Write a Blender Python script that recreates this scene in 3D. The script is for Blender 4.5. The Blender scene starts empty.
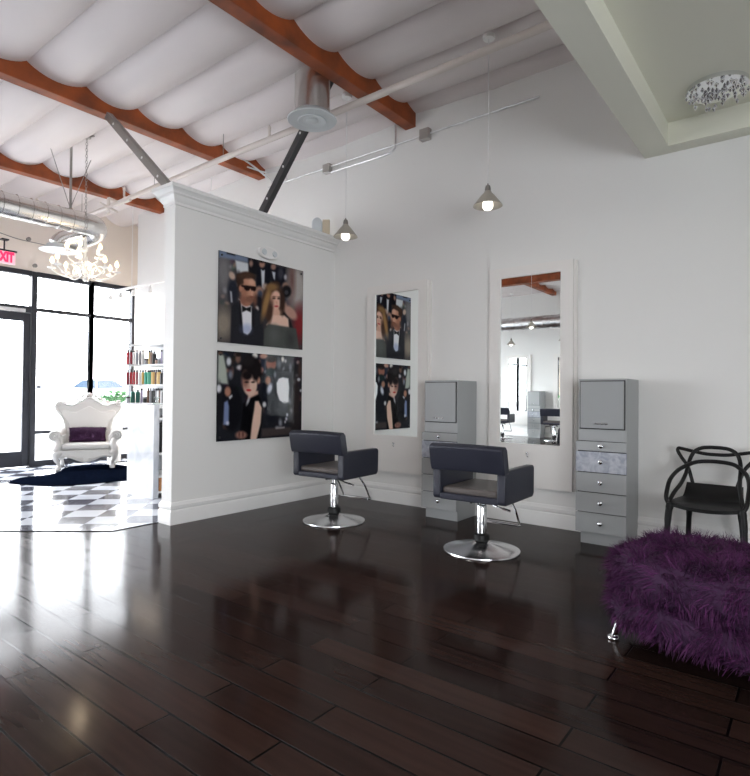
import bpy, bmesh, math, random
import numpy as np
from math import sin, cos, pi, radians, sqrt
from mathutils import Vector, Matrix
random.seed(7)
rng = np.random.default_rng(11)
scene = bpy.context.scene
COL = scene.collection

# ------------------------------------------------------------------ materials
def srgb(r, g, b):
    f = lambda c: (c/255/12.92) if c/255 <= .04045 else ((c/255+.055)/1.055)**2.4
    return (f(r), f(g), f(b), 1)

def mat(name, col, rough=.5, metal=0., spec=.5, coat=0., bump=0., bscale=200., emit=None, estr=0., var=0., vscale=6., sheen=0.):
    m = bpy.data.materials.new(name); m.use_nodes = True
    nt = m.node_tree; b = nt.nodes['Principled BSDF']
    b.inputs['Base Color'].default_value = col
    b.inputs['Roughness'].default_value = rough
    b.inputs['Metallic'].default_value = metal
    b.inputs['Specular IOR Level'].default_value = spec
    b.inputs['Coat Weight'].default_value = coat
    if sheen: b.inputs['Sheen Weight'].default_value = sheen
    if emit:
        b.inputs['Emission Color'].default_value = emit
        b.inputs['Emission Strength'].default_value = estr
    if bump or var:
        tc = nt.nodes.new('ShaderNodeTexCoord')
    if bump:
        n = nt.nodes.new('ShaderNodeTexNoise'); n.inputs['Scale'].default_value = bscale
        n.inputs['Detail'].default_value = 3
        bp = nt.nodes.new('ShaderNodeBump'); bp.inputs['Strength'].default_value = bump
        bp.inputs['Distance'].default_value = .01
        nt.links.new(tc.outputs['Object'], n.inputs['Vector'])
        nt.links.new(n.outputs['Fac'], bp.inputs['Height'])
        nt.links.new(bp.outputs['Normal'], b.inputs['Normal'])
    if var:
        n = nt.nodes.new('ShaderNodeTexNoise'); n.inputs['Scale'].default_value = vscale
        n.inputs['Detail'].default_value = 5
        r = nt.nodes.new('ShaderNodeValToRGB')
        r.color_ramp.elements[0].position = .3; r.color_ramp.elements[1].position = .7
        r.color_ramp.elements[0].color = tuple(c*(1-var) for c in col[:3])+(1,)
        r.color_ramp.elements[1].color = tuple(min(1, c*(1+var)) for c in col[:3])+(1,)
        nt.links.new(tc.outputs['Object'], n.inputs['Vector'])
        nt.links.new(n.outputs['Fac'], r.inputs['Fac'])
        nt.links.new(r.outputs['Color'], b.inputs['Base Color'])
    return m

M = {}
M['wall'] = mat('wall_paint', (.81, .81, .795, 1), .6, bump=.03, bscale=60)
M['wallwarm'] = mat('cream_wall_paint', (.80, .73, .66, 1), .6, bump=.03, bscale=60)
M['trim'] = mat('trim_paint', (.82, .82, .81, 1), .35)
M['framew'] = mat('station_frame_paint', (.83, .81, .785, 1), .35)
M['ceil'] = mat('insulation_vinyl', (.71, .655, .65, 1), .45, bump=.12, bscale=7)
M['wood'] = mat('beam_wood', srgb(138, 66, 24), .55, var=.45, vscale=4, bump=.05)
M['greycab'] = mat('grey_cabinet_paint', srgb(166, 169, 170), .38)
M['greycab2'] = mat('grey_cabinet_door', srgb(158, 161, 162), .35)
M['dark_gap'] = mat('dark_gap', (.02, .02, .02, 1), .8)
M['chrome'] = mat('chrome', (.82, .83, .85, 1), .08, metal=1)
M['steel'] = mat('galvanised_steel', (.72, .72, .73, 1), .32, metal=1, var=.12, vscale=12)
M['strut'] = mat('strut_steel', srgb(150, 146, 142), .5, metal=.6)
M['brushed'] = mat('satin_chrome', (.80, .81, .83, 1), .2, metal=1)
M['blackvinyl'] = mat('black_vinyl', srgb(43, 45, 57), .42, spec=.4, bump=.03, bscale=350)
M['seatvinyl'] = mat('seat_vinyl', srgb(92, 86, 84), .45, spec=.4, bump=.03, bscale=350)
M['blackplastic'] = mat('black_plastic', (.008, .008, .0085, 1), .42, spec=.3)
M['blackmetal'] = mat('black_metal', (.015, .016, .02, 1), .4)
M['winframe'] = mat('storefront_frame', srgb(42, 44, 52), .4, metal=.3)
M['chairwhite'] = mat('ivory_plastic', (.66, .645, .62, 1), .32)
M['whiteplastic'] = mat('white_plastic', (.82, .81, .80, 1), .32)
M['whitegloss'] = mat('white_gloss', (.85, .85, .84, 1), .2)
M['whitepipe'] = mat('painted_pipe', (.66, .60, .56, 1), .45)
M['diffuser'] = mat('diffuser_enamel', (.60, .64, .66, 1), .35)
M['beige'] = mat('beige_plastic', srgb(214, 200, 176), .45)
M['purple'] = mat('purple_backing', srgb(52, 22, 56), .9)
M['rubber'] = mat('rubber', (.02, .02, .02, 1), .7)
M['lampglow'] = mat('lamp_glow', (1, 1, 1, 1), .4, emit=(1, .93, .82, 1), estr=2.6)
M['candleglow'] = mat('candle_glow', (1, .9, .7, 1), .4, emit=(1, .78, .42, 1), estr=2.6)
M['chand'] = mat('chandelier_acrylic', (.90, .88, .84, 1), .2)
M['exitred'] = mat('exit_letters', (.6, .02, .05, 1), .4, emit=(1, .02, .12, 1), estr=1.1)
M['exitface'] = mat('exit_face', (.8, .55, .6, 1), .4, emit=(1, .5, .6, 1), estr=.35)
M['wicker'] = mat('wicker', srgb(176, 120, 74), .7, var=.3, vscale=30, bump=.3, bscale=120)
M['leaf'] = mat('leaf', srgb(92, 150, 100), .45)
M['soil'] = mat('soil', (.03, .02, .015, 1), .9)
M['asphalt'] = mat('pale_concrete', (.30, .30, .30, 1), .8, var=.1)
M['carpaint'] = mat('white_car_paint', (.75, .77, .8, 1), .25, coat=1)
M['carglass'] = mat('car_glass', (.02, .04, .07, 1), .1)
M['shade'] = mat('pendant_shade', srgb(172, 168, 160), .3, metal=.35)
M['shadedsteel'] = mat('shaded_steel', srgb(70, 70, 72), .5, metal=.4)  # strut steel darkened to carry shade in its colour
M['jbox'] = mat('junction_box_steel', srgb(176, 172, 168), .45, metal=.3)
M['cord'] = mat('pendant_cord', (.75, .75, .75, 1), .5)
M['soffit'] = mat('soffit_paint', srgb(226, 226, 212), .6)
M['crystal'] = mat('crystal', (.9, .9, .92, 1), .03, metal=.8)
M['rug'] = mat('dark_rug', srgb(9, 14, 26), .9, spec=.0, var=.5, vscale=25, bump=.6, bscale=180)
M['stickerblue'] = mat('sticker_blue', srgb(60, 84, 128), .5)

def mirror_mat():
    m = mat('mirror_silver', (.90, .93, .92, 1), .0, metal=1); return m
M['mirror'] = mirror_mat()

def glass_mat(name, fac=.07, tint=(1, 1, 1, 1)):
    m = bpy.data.materials.new(name); m.use_nodes = True; nt = m.node_tree
    nt.nodes.clear()
    o = nt.nodes.new('ShaderNodeOutputMaterial'); mx = nt.nodes.new('ShaderNodeMixShader')
    t = nt.nodes.new('ShaderNodeBsdfTransparent'); g = nt.nodes.new('ShaderNodeBsdfGlossy')
    t.inputs['Color'].default_value = tint; g.inputs['Roughness'].default_value = .02
    mx.inputs['Fac'].default_value = fac
    nt.links.new(t.outputs[0], mx.inputs[1]); nt.links.new(g.outputs[0], mx.inputs[2]); nt.links.new(mx.outputs[0], o.inputs[0])
    return m
M['pane'] = glass_mat('window_glass', .06)
M['bottleglass'] = glass_mat('clear_acrylic', .15, (.9, .95, .93, 1))

def marble_mat(name, base, vein, rough, scale):
    m = mat(name, base, rough, coat=.3); nt = m.node_tree; b = nt.nodes['Principled BSDF']
    tc = nt.nodes.new('ShaderNodeTexCoord'); n = nt.nodes.new('ShaderNodeTexNoise')
    n.inputs['Scale'].default_value = scale; n.inputs['Detail'].default_value = 8; n.inputs['Distortion'].default_value = 1.2
    r = nt.nodes.new('ShaderNodeValToRGB')
    r.color_ramp.elements[0].position = .35; r.color_ramp.elements[0].color = vein
    r.color_ramp.elements[1].position = .62; r.color_ramp.elements[1].color = base
    nt.links.new(tc.outputs['Object'], n.inputs['Vector']); nt.links.new(n.outputs['Fac'], r.inputs['Fac']); nt.links.new(r.outputs['Color'], b.inputs['Base Color'])
    return m
M['marble'] = marble_mat('white_marble', (.56, .57, .59, 1), (.40, .42, .46, 1), .25, 3.2)
M['marbledrawer'] = marble_mat('pearl_laminate', srgb(192, 196, 204), srgb(160, 165, 178), .15, 14)

def wood_floor():
    m = mat('dark_plank_floor', (.02, .012, .01, 1), .17, spec=.5, coat=.0); nt = m.node_tree; b = nt.nodes['Principled BSDF']; b.inputs['IOR'].default_value = 1.15
    tc = nt.nodes.new('ShaderNodeTexCoord'); mp = nt.nodes.new('ShaderNodeMapping')
    mp.inputs['Location'].default_value = (.25, .073, 0)
    br = nt.nodes.new('ShaderNodeTexBrick'); br.offset = .37; br.offset_frequency = 2; br.squash = 1
    br.inputs['Scale'].default_value = 1; br.inputs['Brick Width'].default_value = 1.25; br.inputs['Row Height'].default_value = .148
    br.inputs['Mortar Size'].default_value = .005; br.inputs['Mortar Smooth'].default_value = .1; br.inputs['Bias'].default_value = 0
    br.inputs['Color1'].default_value = (.016, .0088, .0075, 1); br.inputs['Color2'].default_value = (.036, .0185, .0145, 1)
    br.inputs['Mortar'].default_value = (.0015, .001, .001, 1)
    nt.links.new(tc.outputs['Object'], mp.inputs['Vector']); nt.links.new(mp.outputs[0], br.inputs['Vector'])
    # grain stretched along the planks
    mp2 = nt.nodes.new('ShaderNodeMapping'); mp2.inputs['Scale'].default_value = (2.2, 34, 1)
    nt.links.new(tc.outputs['Object'], mp2.inputs['Vector'])
    n = nt.nodes.new('ShaderNodeTexNoise'); n.inputs['Scale'].default_value = 1; n.inputs['Detail'].default_value = 6
    nt.links.new(mp2.outputs[0], n.inputs['Vector'])
    mul = nt.nodes.new('ShaderNodeMix'); mul.data_type = 'RGBA'; mul.blend_type = 'MULTIPLY'; mul.inputs['Factor'].default_value = .6
    nt.links.new(br.outputs['Color'], mul.inputs['A']); nt.links.new(n.outputs['Fac'], mul.inputs['B'])
    gain = nt.nodes.new('ShaderNodeMix'); gain.data_type = 'RGBA'; gain.blend_type = 'MULTIPLY'; gain.inputs['Factor'].default_value = 1
    gain.inputs['B'].default_value = (1.3, 1.3, 1.3, 1)
    nt.links.new(mul.outputs['Result'], gain.inputs['A']); nt.links.new(gain.outputs['Result'], b.inputs['Base Color'])
    rr = nt.nodes.new('ShaderNodeMapRange'); rr.inputs['From Min'].default_value = .005; rr.inputs['From Max'].default_value = .03; rr.inputs['To Min'].default_value = .10; rr.inputs['To Max'].default_value = .19
    nt.links.new(gain.outputs['Result'], rr.inputs['Value']); nt.links.new(rr.outputs[0], b.inputs['Roughness'])
    bp = nt.nodes.new('ShaderNodeBump'); bp.inputs['Strength'].default_value = .5; bp.inputs['Distance'].default_value = .006; bp.invert = True
    nt.links.new(br.outputs['Fac'], bp.inputs['Height']); nt.links.new(bp.outputs['Normal'], b.inputs['Normal'])
    return m
M['woodfloor'] = wood_floor()

def tile_floor():
    m = mat('checker_tile', (.5, .5, .5, 1), .09, spec=.5); nt = m.node_tree; b = nt.nodes['Principled BSDF']
    tc = nt.nodes.new('ShaderNodeTexCoord'); mp = nt.nodes.new('ShaderNodeMapping'); mp.vector_type = 'TEXTURE'
    mp.inputs['Location'].default_value = (-5.417, 2.993, 0); mp.inputs['Rotation'].default_value = (0, 0, radians(45)); mp.inputs['Scale'].default_value = (.322, .322, 1)
    ad = nt.nodes.new('ShaderNodeVectorMath'); ad.operation = 'ADD'; ad.inputs[1].default_value = (0, 0, .5)
    ck = nt.nodes.new('ShaderNodeTexChecker'); ck.inputs['Scale'].default_value = 1
    ck.inputs['Color1'].default_value = (.085, .09, .115, 1); ck.inputs['Color2'].default_value = (.64, .67, .73, 1)
    nt.links.new(tc.outputs['Object'], mp.inputs['Vector']); nt.links.new(mp.outputs[0], ad.inputs[0]); nt.links.new(ad.outputs[0], ck.inputs['Vector'])
    nt.links.new(ck.outputs['Color'], b.inputs['Base Color'])
    return m
M['tile'] = tile_floor()

def spiral_mat():
    m = mat('spiral_duct_metal', (.62, .60, .58, 1), .26, metal=1); return m
M['duct'] = spiral_mat()

def vcol_mat(name, attr, rough):
    m = mat(name, (1, 1, 1, 1), rough, coat=.0); nt = m.node_tree
    a = nt.nodes.new('ShaderNodeVertexColor'); a.layer_name = attr
    nt.links.new(a.outputs['Color'], nt.nodes['Principled BSDF'].inputs['Base Color'])
    return m
M['print'] = vcol_mat('photo_print', 'ink', .08)
M['print'].node_tree.nodes['Principled BSDF'].inputs['IOR'].default_value = 1.13

def fur_mat(name, dark, light):
    m = mat(name, dark, .7, spec=.25); nt = m.node_tree; b = nt.nodes['Principled BSDF']
    a = nt.nodes.new('ShaderNodeVertexColor'); a.layer_name = 'strand'
    mx = nt.nodes.new('ShaderNodeMix'); mx.data_type = 'RGBA'
    mx.inputs['A'].default_value = dark; mx.inputs['B'].default_value = light
    nt.links.new(a.outputs['Color'], mx.inputs['Factor']); nt.links.new(mx.outputs['Result'], b.inputs['Base Color'])
    b.inputs['Sheen Tint'].default_value = (.8, .4, .8, 1)
    return m
M['fur'] = fur_mat('purple_fur', srgb(26, 6, 30), srgb(92, 40, 90))
M['furc'] = fur_mat('plum_fur', srgb(50, 18, 50), srgb(84, 36, 80))

def translucent_mat(name, col, fac):
    m = bpy.data.materials.new(name); m.use_nodes = True; nt = m.node_tree; b = nt.nodes['Principled BSDF']
    b.inputs['Base Color'].default_value = col; b.inputs['Roughness'].default_value = .3
    t = nt.nodes.new('ShaderNodeBsdfTranslucent'); t.inputs['Color'].default_value = col; mx = nt.nodes.new('ShaderNodeMixShader'); mx.inputs['Fac'].default_value = fac
    nt.links.new(b.outputs[0], mx.inputs[1]); nt.links.new(t.outputs[0], mx.inputs[2]); nt.links.new(mx.outputs[0], nt.nodes['Material Output'].inputs[0]); return m
M['shade'] = translucent_mat('frosted_shade', srgb(188, 184, 176), .35)
M['shelfwhite'] = mat('shelf_white', (.60, .61, .62, 1), .3)
# ------------------------------------------------------------------ geometry helpers
def box(bm, x0, x1, y0, y1, z0, z1):
    v = [bm.verts.new(p) for p in ((x0,y0,z0),(x1,y0,z0),(x1,y1,z0),(x0,y1,z0),(x0,y0,z1),(x1,y0,z1),(x1,y1,z1),(x0,y1,z1))]
    for f in ((3,2,1,0),(4,5,6,7),(0,1,5,4),(1,2,6,5),(2,3,7,6),(3,0,4,7)): bm.faces.new([v[i] for i in f])
    return bm

def frame_from(d):
    d = Vector(d).normalized()
    u = d.cross(Vector((0, 0, 1)))
    if u.length < 1e-4: u = d.cross(Vector((0, 1, 0)))
    u.normalize(); return d, u, d.cross(u).normalized()

def tube(bm, pts, r, seg=10, caps=True, closed=False, flat=1.0):
    """sweep a round section along points; r = number or list"""
    pts = [Vector(p) for p in pts]; n = len(pts)
    rs = [r]*n if isinstance(r, (int, float)) else list(r)
    rings = []; u = None
    for i, p in enumerate(pts):
        if closed: d = pts[(i+1) % n]-pts[i-1]
        else: d = pts[min(i+1, n-1)]-pts[max(i-1, 0)]
        d.normalize()
        if u is None: _, u, w = frame_from(d)
        else:
            u = (u-d*u.dot(d))
            if u.length < 1e-6: _, u, w = frame_from(d)
            u.normalize(); w = d.cross(u)
        rings.append([bm.verts.new(p+(u*cos(2*pi*k/seg)+w*sin(2*pi*k/seg)*flat)*rs[i]) for k in range(seg)])
    m = n if closed else n-1
    for i in range(m):
        a, b = rings[i], rings[(i+1) % n]
        for k in range(seg): bm.faces.new([a[k], a[(k+1) % seg], b[(k+1) % seg], b[k]])
    if caps and not closed:
        bm.faces.new(rings[0][::-1]); bm.faces.new(rings[-1])
    return bm

def smooth_path(pts, n=6):
    """Catmull-Rom through the points"""
    P = [Vector(p) for p in pts]; out = []
    for i in range(len(P)-1):
        p0 = P[max(i-1, 0)]; p1 = P[i]; p2 = P[i+1]; p3 = P[min(i+2, len(P)-1)]
        for k in range(n):
            t = k/n
            out.append(.5*((2*p1)+(p2-p0)*t+(2*p0-5*p1+4*p2-p3)*t*t+(3*p1-p0-3*p2+p3)*t**3))
    out.append(P[-1]); return out

def lathe(bm, prof, c=(0, 0, 0), seg=24, axis='z', sx=1, sy=1):
    c = Vector(c); rings = []
    for r, h in prof:
        ring = []
        for k in range(seg):
            a = 2*pi*k/seg; x, y, z = r*cos(a)*sx, r*sin(a)*sy, h
            if axis == 'x': x, y, z = z, x, y
            if axis == 'y': x, y, z = y, z, x
            ring.append(bm.verts.new(c+Vector((x, y, z))))
        rings.append(ring)
    for a, b in zip(rings, rings[1:]):
        for k in range(seg): bm.faces.new([a[k], a[(k+1) % seg], b[(k+1) % seg], b[k]])
    bm.faces.new(rings[0][::-1]); bm.faces.new(rings[-1])
    return bm

def prism(bm, outline, fn, d0, d1):
    """outline: 2-D points; fn(a,b,d) -> 3-D point; extruded from d0 to d1"""
    lo = [bm.verts.new(fn(a, b, d0)) for a, b in outline]; hi = [bm.verts.new(fn(a, b, d1)) for a, b in outline]
    n = len(outline)
    bm.faces.new(lo[::-1]); bm.faces.new(hi)
    for i in range(n): bm.faces.new([lo[i], lo[(i+1) % n], hi[(i+1) % n], hi[i]])
    return bm

def moulding(bm, prof, path, closed=False):
    """sweep an open profile (out, up) along a horizontal path of (x,y,nx,ny) stations"""
    rows = [[bm.verts.new((x+nx*o, y+ny*o, z)) for o, z in prof] for x, y, nx, ny in path]
    for a, b in zip(rows, rows[1:]):
        for k in range(len(prof)-1): bm.faces.new([a[k], b[k], b[k+1], a[k+1]])
    for r in (rows[0], rows[-1]):
        try: bm.faces.new(r)
        except Exception: pass
    return bm

def rrect(w, h, r, n=5):
    o = []
    for cx, cy, a0 in ((w/2-r, h/2-r, 0), (-w/2+r, h/2-r, 90), (-w/2+r, -h/2+r, 180), (w/2-r, -h/2+r, 270)):
        for k in range(n+1):
            a = radians(a0+90*k/n); o.append((cx+r*cos(a), cy+r*sin(a)))
    return o

def obj(name, bm, m, parent=None, bevel=0., bseg=2, ang=38, sub=0, normals=True):
    if normals: bmesh.ops.recalc_face_normals(bm, faces=bm.faces)
    me = bpy.data.meshes.new(name); bm.to_mesh(me); bm.free()
    mats = m if isinstance(m, (list, tuple)) else [m]
    for k in mats: me.materials.append(k)
    me.shade_smooth(); me.set_sharp_from_angle(angle=radians(ang))
    o = bpy.data.objects.new(name, me); COL.objects.link(o)
    if parent: o.parent = parent
    if bevel:
        b = o.modifiers.new('bevel', 'BEVEL'); b.width = bevel; b.segments = bseg; b.limit_method = 'ANGLE'; b.angle_limit = radians(40)
    if sub:
        s = o.modifiers.new('subsurf', 'SUBSURF'); s.levels = sub; s.render_levels = sub
    return o

B = bmesh.new
def tag(o, label, cat, group=None):
    o['label'] = label; o['category'] = cat
    if group: o['group'] = group
    return o

def thing(name, label, cat, loc=(0, 0, 0), rotz=0, group=None):
    o = bpy.data.objects.new(name, None); COL.objects.link(o)
    o.location = loc; o.rotation_euler = (0, 0, rotz); o.empty_display_size = .1
    return tag(o, label, cat, group)

def struct(name, bm, m, parent=None, **k):
    o = obj(name, bm, m, parent, **k)
    if parent is None: o['kind'] = 'structure'
    return o

def dup(root, loc, rotz, label, group=None):
    r = root.copy(); COL.objects.link(r); r.location = loc; r.rotation_euler = (0, 0, rotz); r['label'] = label
    if group: r['group'] = group
    for ch in list(root.children):
        c = ch.copy(); COL.objects.link(c); c.parent = r
        for g in list(ch.children):
            d = g.copy(); COL.objects.link(d); d.parent = c
    return r

# ------------------------------------------------------------------ dimensions (metres)
YW = 5.285          # station wall
XP = -4.765         # partition, face with the posters
PT = .17            # partition thickness
PY = 3.035          # partition free end
XS = -10.3          # storefront
YO = -6.2           # opposite station wall
XE = 3.0            # end wall
YR = 5.76           # recess beside the storefront
ZB = 4.27           # underside of the glulam beams
ZC = 4.9            # top of walls

# ------------------------------------------------------------------ setting: floors
edge = [(-4.765-PT-.01, 3.02), (-4.94, 2.559), (-5.688, 1.933), (-6.9, .93), (-9.0, -.83), (XS, -1.92)]
b = B()
pts = [(XS, YO), (XE, YO), (XE, YW), (XP-.08, YW), (XP-.08, 3.05)]+edge[0:]
vs = [b.verts.new((x, y, 0)) for x, y in pts]; b.faces.new(vs)
struct('floor', b, M['woodfloor'])
b = B()
pts = [(XP-.08, YW), (XP-.08, 3.05)]+edge+[(XS, YR), (-9.44, YR), (-9.44, YW)]
vs = [b.verts.new((x, y, 0)) for x, y in pts]; b.faces.new(vs)
struct('floor_tile', b, M['tile'])
b = B()
tube(b, [(x, y, .002) for x, y in edge], .005, 8)
struct('trim_1', b, M['blackmetal'])

# walls
b = B(); box(b, -9.44, XE+.1, YW, YW+.12, -.02, ZC)
struct('wall_back', b, M['wall'])
b = B(); box(b, -9.44-.001, -9.34, YW+.12, YR+.1, -.02, ZC); box(b, XS-.1, -9.44, YR, YR+.1, -.02, ZC)
struct('wall_recess', b, M['wallwarm'])
b = B(); box(b, XS-.1, XE+.1, YO-.1, YO, -.02, ZC)
struct('wall_opposite', b, M['wall'])
EY0, EY1, EZ0, EZ1 = -4.8, .2, .4, 2.6
b = B(); box(b, XE, XE+.1, YO, EY0, -.02, ZC); box(b, XE, XE+.1, EY1, YW, -.02, ZC); box(b, XE, XE+.1, EY0, EY1, -.02, EZ0); box(b, XE, XE+.1, EY0, EY1, EZ1, ZC)
struct('wall_end', b, M['wall'])
b = B(); box(b, XS-.1, XS+.02, YO, YR+.1, 3.24, ZC); box(b, XS-.1, XS+.02, YO, -5.6, -.02, 3.24)
struct('wall_storefront', b, M['wallwarm'])
b = B(); box(b, XP-PT, XP, PY, YW, 0, 3.17)
struct('wall_partition', b, M['wall'], bevel=.004)

base_prof = [(.0, 0), (.022, 0), (.022, .118), (.017, .130), (.012, .134), (.012, .142), (.019, .150), (.019, .176), (.012, .186), (.006, .205), (0, .208)]
b = B(); moulding(b, base_prof, [(XP, YW, 1, 0), (XP, PY, 1, -1), (XP-PT, PY, -1, -1), (XP-PT, YW, -1, 0)])
struct('baseboard_partition', b, M['trim'], ang=25)
b = B(); moulding(b, base_prof, [(XP+.0, YW, 0, -1), (XE, YW, 0, -1)])
struct('baseboard_back', b, M['trim'], ang=25)
b = B(); moulding(b, base_prof, [(XS+.3, YO, 0, 1), (XE, YO, 0, 1)])
struct('baseboard_opposite', b, M['trim'], ang=25)
crown = [(0, 3.02), (.012, 3.025), (.012, 3.05), (.022, 3.06), (.034, 3.085), (.040, 3.105), (.058, 3.118), (.058, 3.128), (.075, 3.15), (.092, 3.162), (.092, 3.195), (0, 3.195)]
b = B(); moulding(b, crown, [(XP, YW, 1, 0), (XP, PY, 1, -1), (XP-PT, PY, -1, -1), (XP-PT, YW, -1, 0)])
box(b, XP-PT, XP, PY, YW, 3.165, 3.195)
struct('trim_2', b, M['trim'], ang=25)

# ceiling : vinyl-faced insulation sagging between purlins
beams_x = [-8.69, -6.16, -3.62, -1.09, 1.45]
SP, Y0 = .575, 3.385
b = B()
ys = np.arange(YO, YR+.1, SP/12); xs = []
edges_x = [-11.2]+beams_x+[3.98]
for a, c in zip(edges_x, edges_x[1:]): xs += list(np.linspace(a, c, 13)[:-1])
xs = [x for x in xs if XS-.1 <= x <= XE+.1]; xs = [XS-.1]+xs+[XE+.1]
grid = []
for x in xs:
    row = []
    for y in ys:
        k = max(i for i, e in enumerate(edges_x[:-1]) if e <= x+1e-6)
        s = (x-edges_x[k])/(edges_x[k+1]-edges_x[k]); mid = sin(pi*min(max(s, 0), 1))
        ph = (y-Y0)/SP; cell = math.floor(ph); fr = ph-cell
        w = .8+.4*abs(sin(cell*12.7+k*5.1))
        sag = (.085+.05*mid)*w*abs(sin(pi*fr))**.75
        wr = .006*sin(x*9+cell*3)*abs(sin(pi*fr))
        row.append(b.verts.new((x, y, 4.485-sag+wr)))
    grid.append(row)
for r0, r1 in zip(grid, grid[1:]):
    for j in range(len(ys)-1): b.faces.new([r0[j], r1[j], r1[j+1], r0[j+1]])
o = struct('ceiling', b, M['ceil'], ang=60)
b = B(); box(b, XS-.1, XE+.1, YO-.1, YR+.1, 4.9, 5.0); struct('roof', b, M['wall'])

for i, x in enumerate(beams_x):
    b = B(); box(b, x-.07, x+.07, -2.85, YW, ZB, 4.68)
    struct('beam', b, M['wood'], bevel=.006)
b = B(); box(b, XS, XE, -3.05, -2.85, 4.05, 4.68); struct('beam', b, M['wood'], bevel=.006)
for x in beams_x:
    b = B(); box(b, x-.07, x+.07, YO, -3.05, ZB, 4.68); struct('beam', b, M['wood'], bevel=.006)

# ------------------------------------------------------------------ storefront: windows and door
mull = [5.667, 4.895, 3.95]
lefts = [2.86]
while lefts[-1] > -5.4: lefts.append(round(lefts[-1]-1.06, 3))
def window(n, y0, y1, rails=True):
    """glazed bay between y0<y1"""
    f = B()
    w = .028
    box(f, XS-.06, XS+.05, y0-w, y0+w, .0, 3.24); box(f, XS-.06, XS+.05, y1-w, y1+w, .0, 3.24)
    for z, t in ((.045, .045), (.56, .028), (2.615, .028), (3.205, .04)):
        box(f, XS-.05, XS+.045, y0+w, y1-w, z-t, z+t)
    o = struct('window_%d' % n, f, M['winframe'])
    for z0, z1 in ((.09, .532), (.588, 2.587), (2.643, 3.165)):
        p = B(); box(p, XS-.006, XS+.002, y0+w, y1-w, z0, z1); obj('window_pane', p, M['pane'], o)
    return o
def fill_window(n):  # unseen end-wall windows, added to bring fill daylight into the room
    f = B()
    for k in range(6):
        y = EY0+(EY1-EY0)*k/5; box(f, XE+.0, XE+.1, max(EY0, y-.03), min(EY1, y+.03), EZ0, EZ1)
    for z in (EZ0+.03, 2.0, EZ1-.03): box(f, XE+.01, XE+.09, EY0, EY1, z-.03, z+.03)
    o = struct('window_%d' % n, f, M['winframe'])
    for k in range(5):
        y0 = EY0+(EY1-EY0)*k/5+.03; y1 = EY0+(EY1-EY0)*(k+1)/5-.03
        p = B(); box(p, XE+.045, XE+.052, y0, y1, EZ0+.06, 1.97); box(p, XE+.045, XE+.052, y0, y1, 2.03, EZ1-.06); obj('window_pane', p, M['pane'], o)
n = 1
for y1, y0 in zip(mull, mull[1:]): window(n, y0, y1); n += 1
for y1, y0 in zip(lefts, lefts[1:]): window(n, y0, y1); n += 1
fill_window(n)
# door
DY0, DY1 = 2.92, 3.89
f = B()
box(f, XS-.07, XS+.06, 3.89, 3.925, 0, 3.24); box(f, XS-.07, XS+.06, 2.885, 2.92, 0, 3.24)
for z, t in ((2.60, .055), (3.205, .04)): box(f, XS-.06, XS+.055, 2.92, 3.89, z-t, z+t)
dfr = struct('door_frame', f, M['winframe'])
p = B(); box(p, XS-.006, XS+.002, 2.92, 3.89, 2.655, 3.165); obj('window_pane', p, M['pane'], dfr)
f = B(); st = .105
box(f, XS-.03, XS+.03, DY0+.005, DY0+st, .01, 2.54); box(f, XS-.03, XS+.03, DY1-st, DY1-.005, .01, 2.54)
box(f, XS-.03, XS+.03, DY0+st, DY1-st, 2.40, 2.54); box(f, XS-.03, XS+.03, DY0+st, DY1-st, .01, .26)
d1 = struct('door_1', f, M['winframe'], bevel=.004)
p = B(); box(p, XS-.006, XS+.002, DY0+st, DY1-st, .26, 2.40); obj('door_pane', p, M['pane'], d1)
p = B(); tube(p, [(XS+.03, DY0+.05, .95), (XS+.09, DY0+.05, .95), (XS+.09, DY0+.05, 1.25), (XS+.03, DY0+.05, 1.25)], .012); obj('door_handle', p, M['chrome'], d1)
p = B(); box(p, XS+.03, XS+.085, DY1-.5, DY1-.1, 2.545, 2.60); tube(p, [(XS+.06, DY1-.32, 2.545), (XS+.2, DY1-.55, 2.54), (XS+.05, DY1-.75, 2.53)], .01); obj('door_closer', p, M['steel'], d1)
# sticker sign on the pane next to the door
b = B(); box(b, XS+.004, XS+.008, 4.0, 4.075, 1.285, 1.355)
s = obj('window_sticker', b, M['stickerblue']); tag(s, 'small blue notice stuck on the window glass beside the entrance door', 'sign')
b = B(); box(b, XS+.0082, XS+.009, 4.01, 4.065, 1.313, 1.327); obj('sticker_stripe', b, M['whitegloss'], s)

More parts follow.
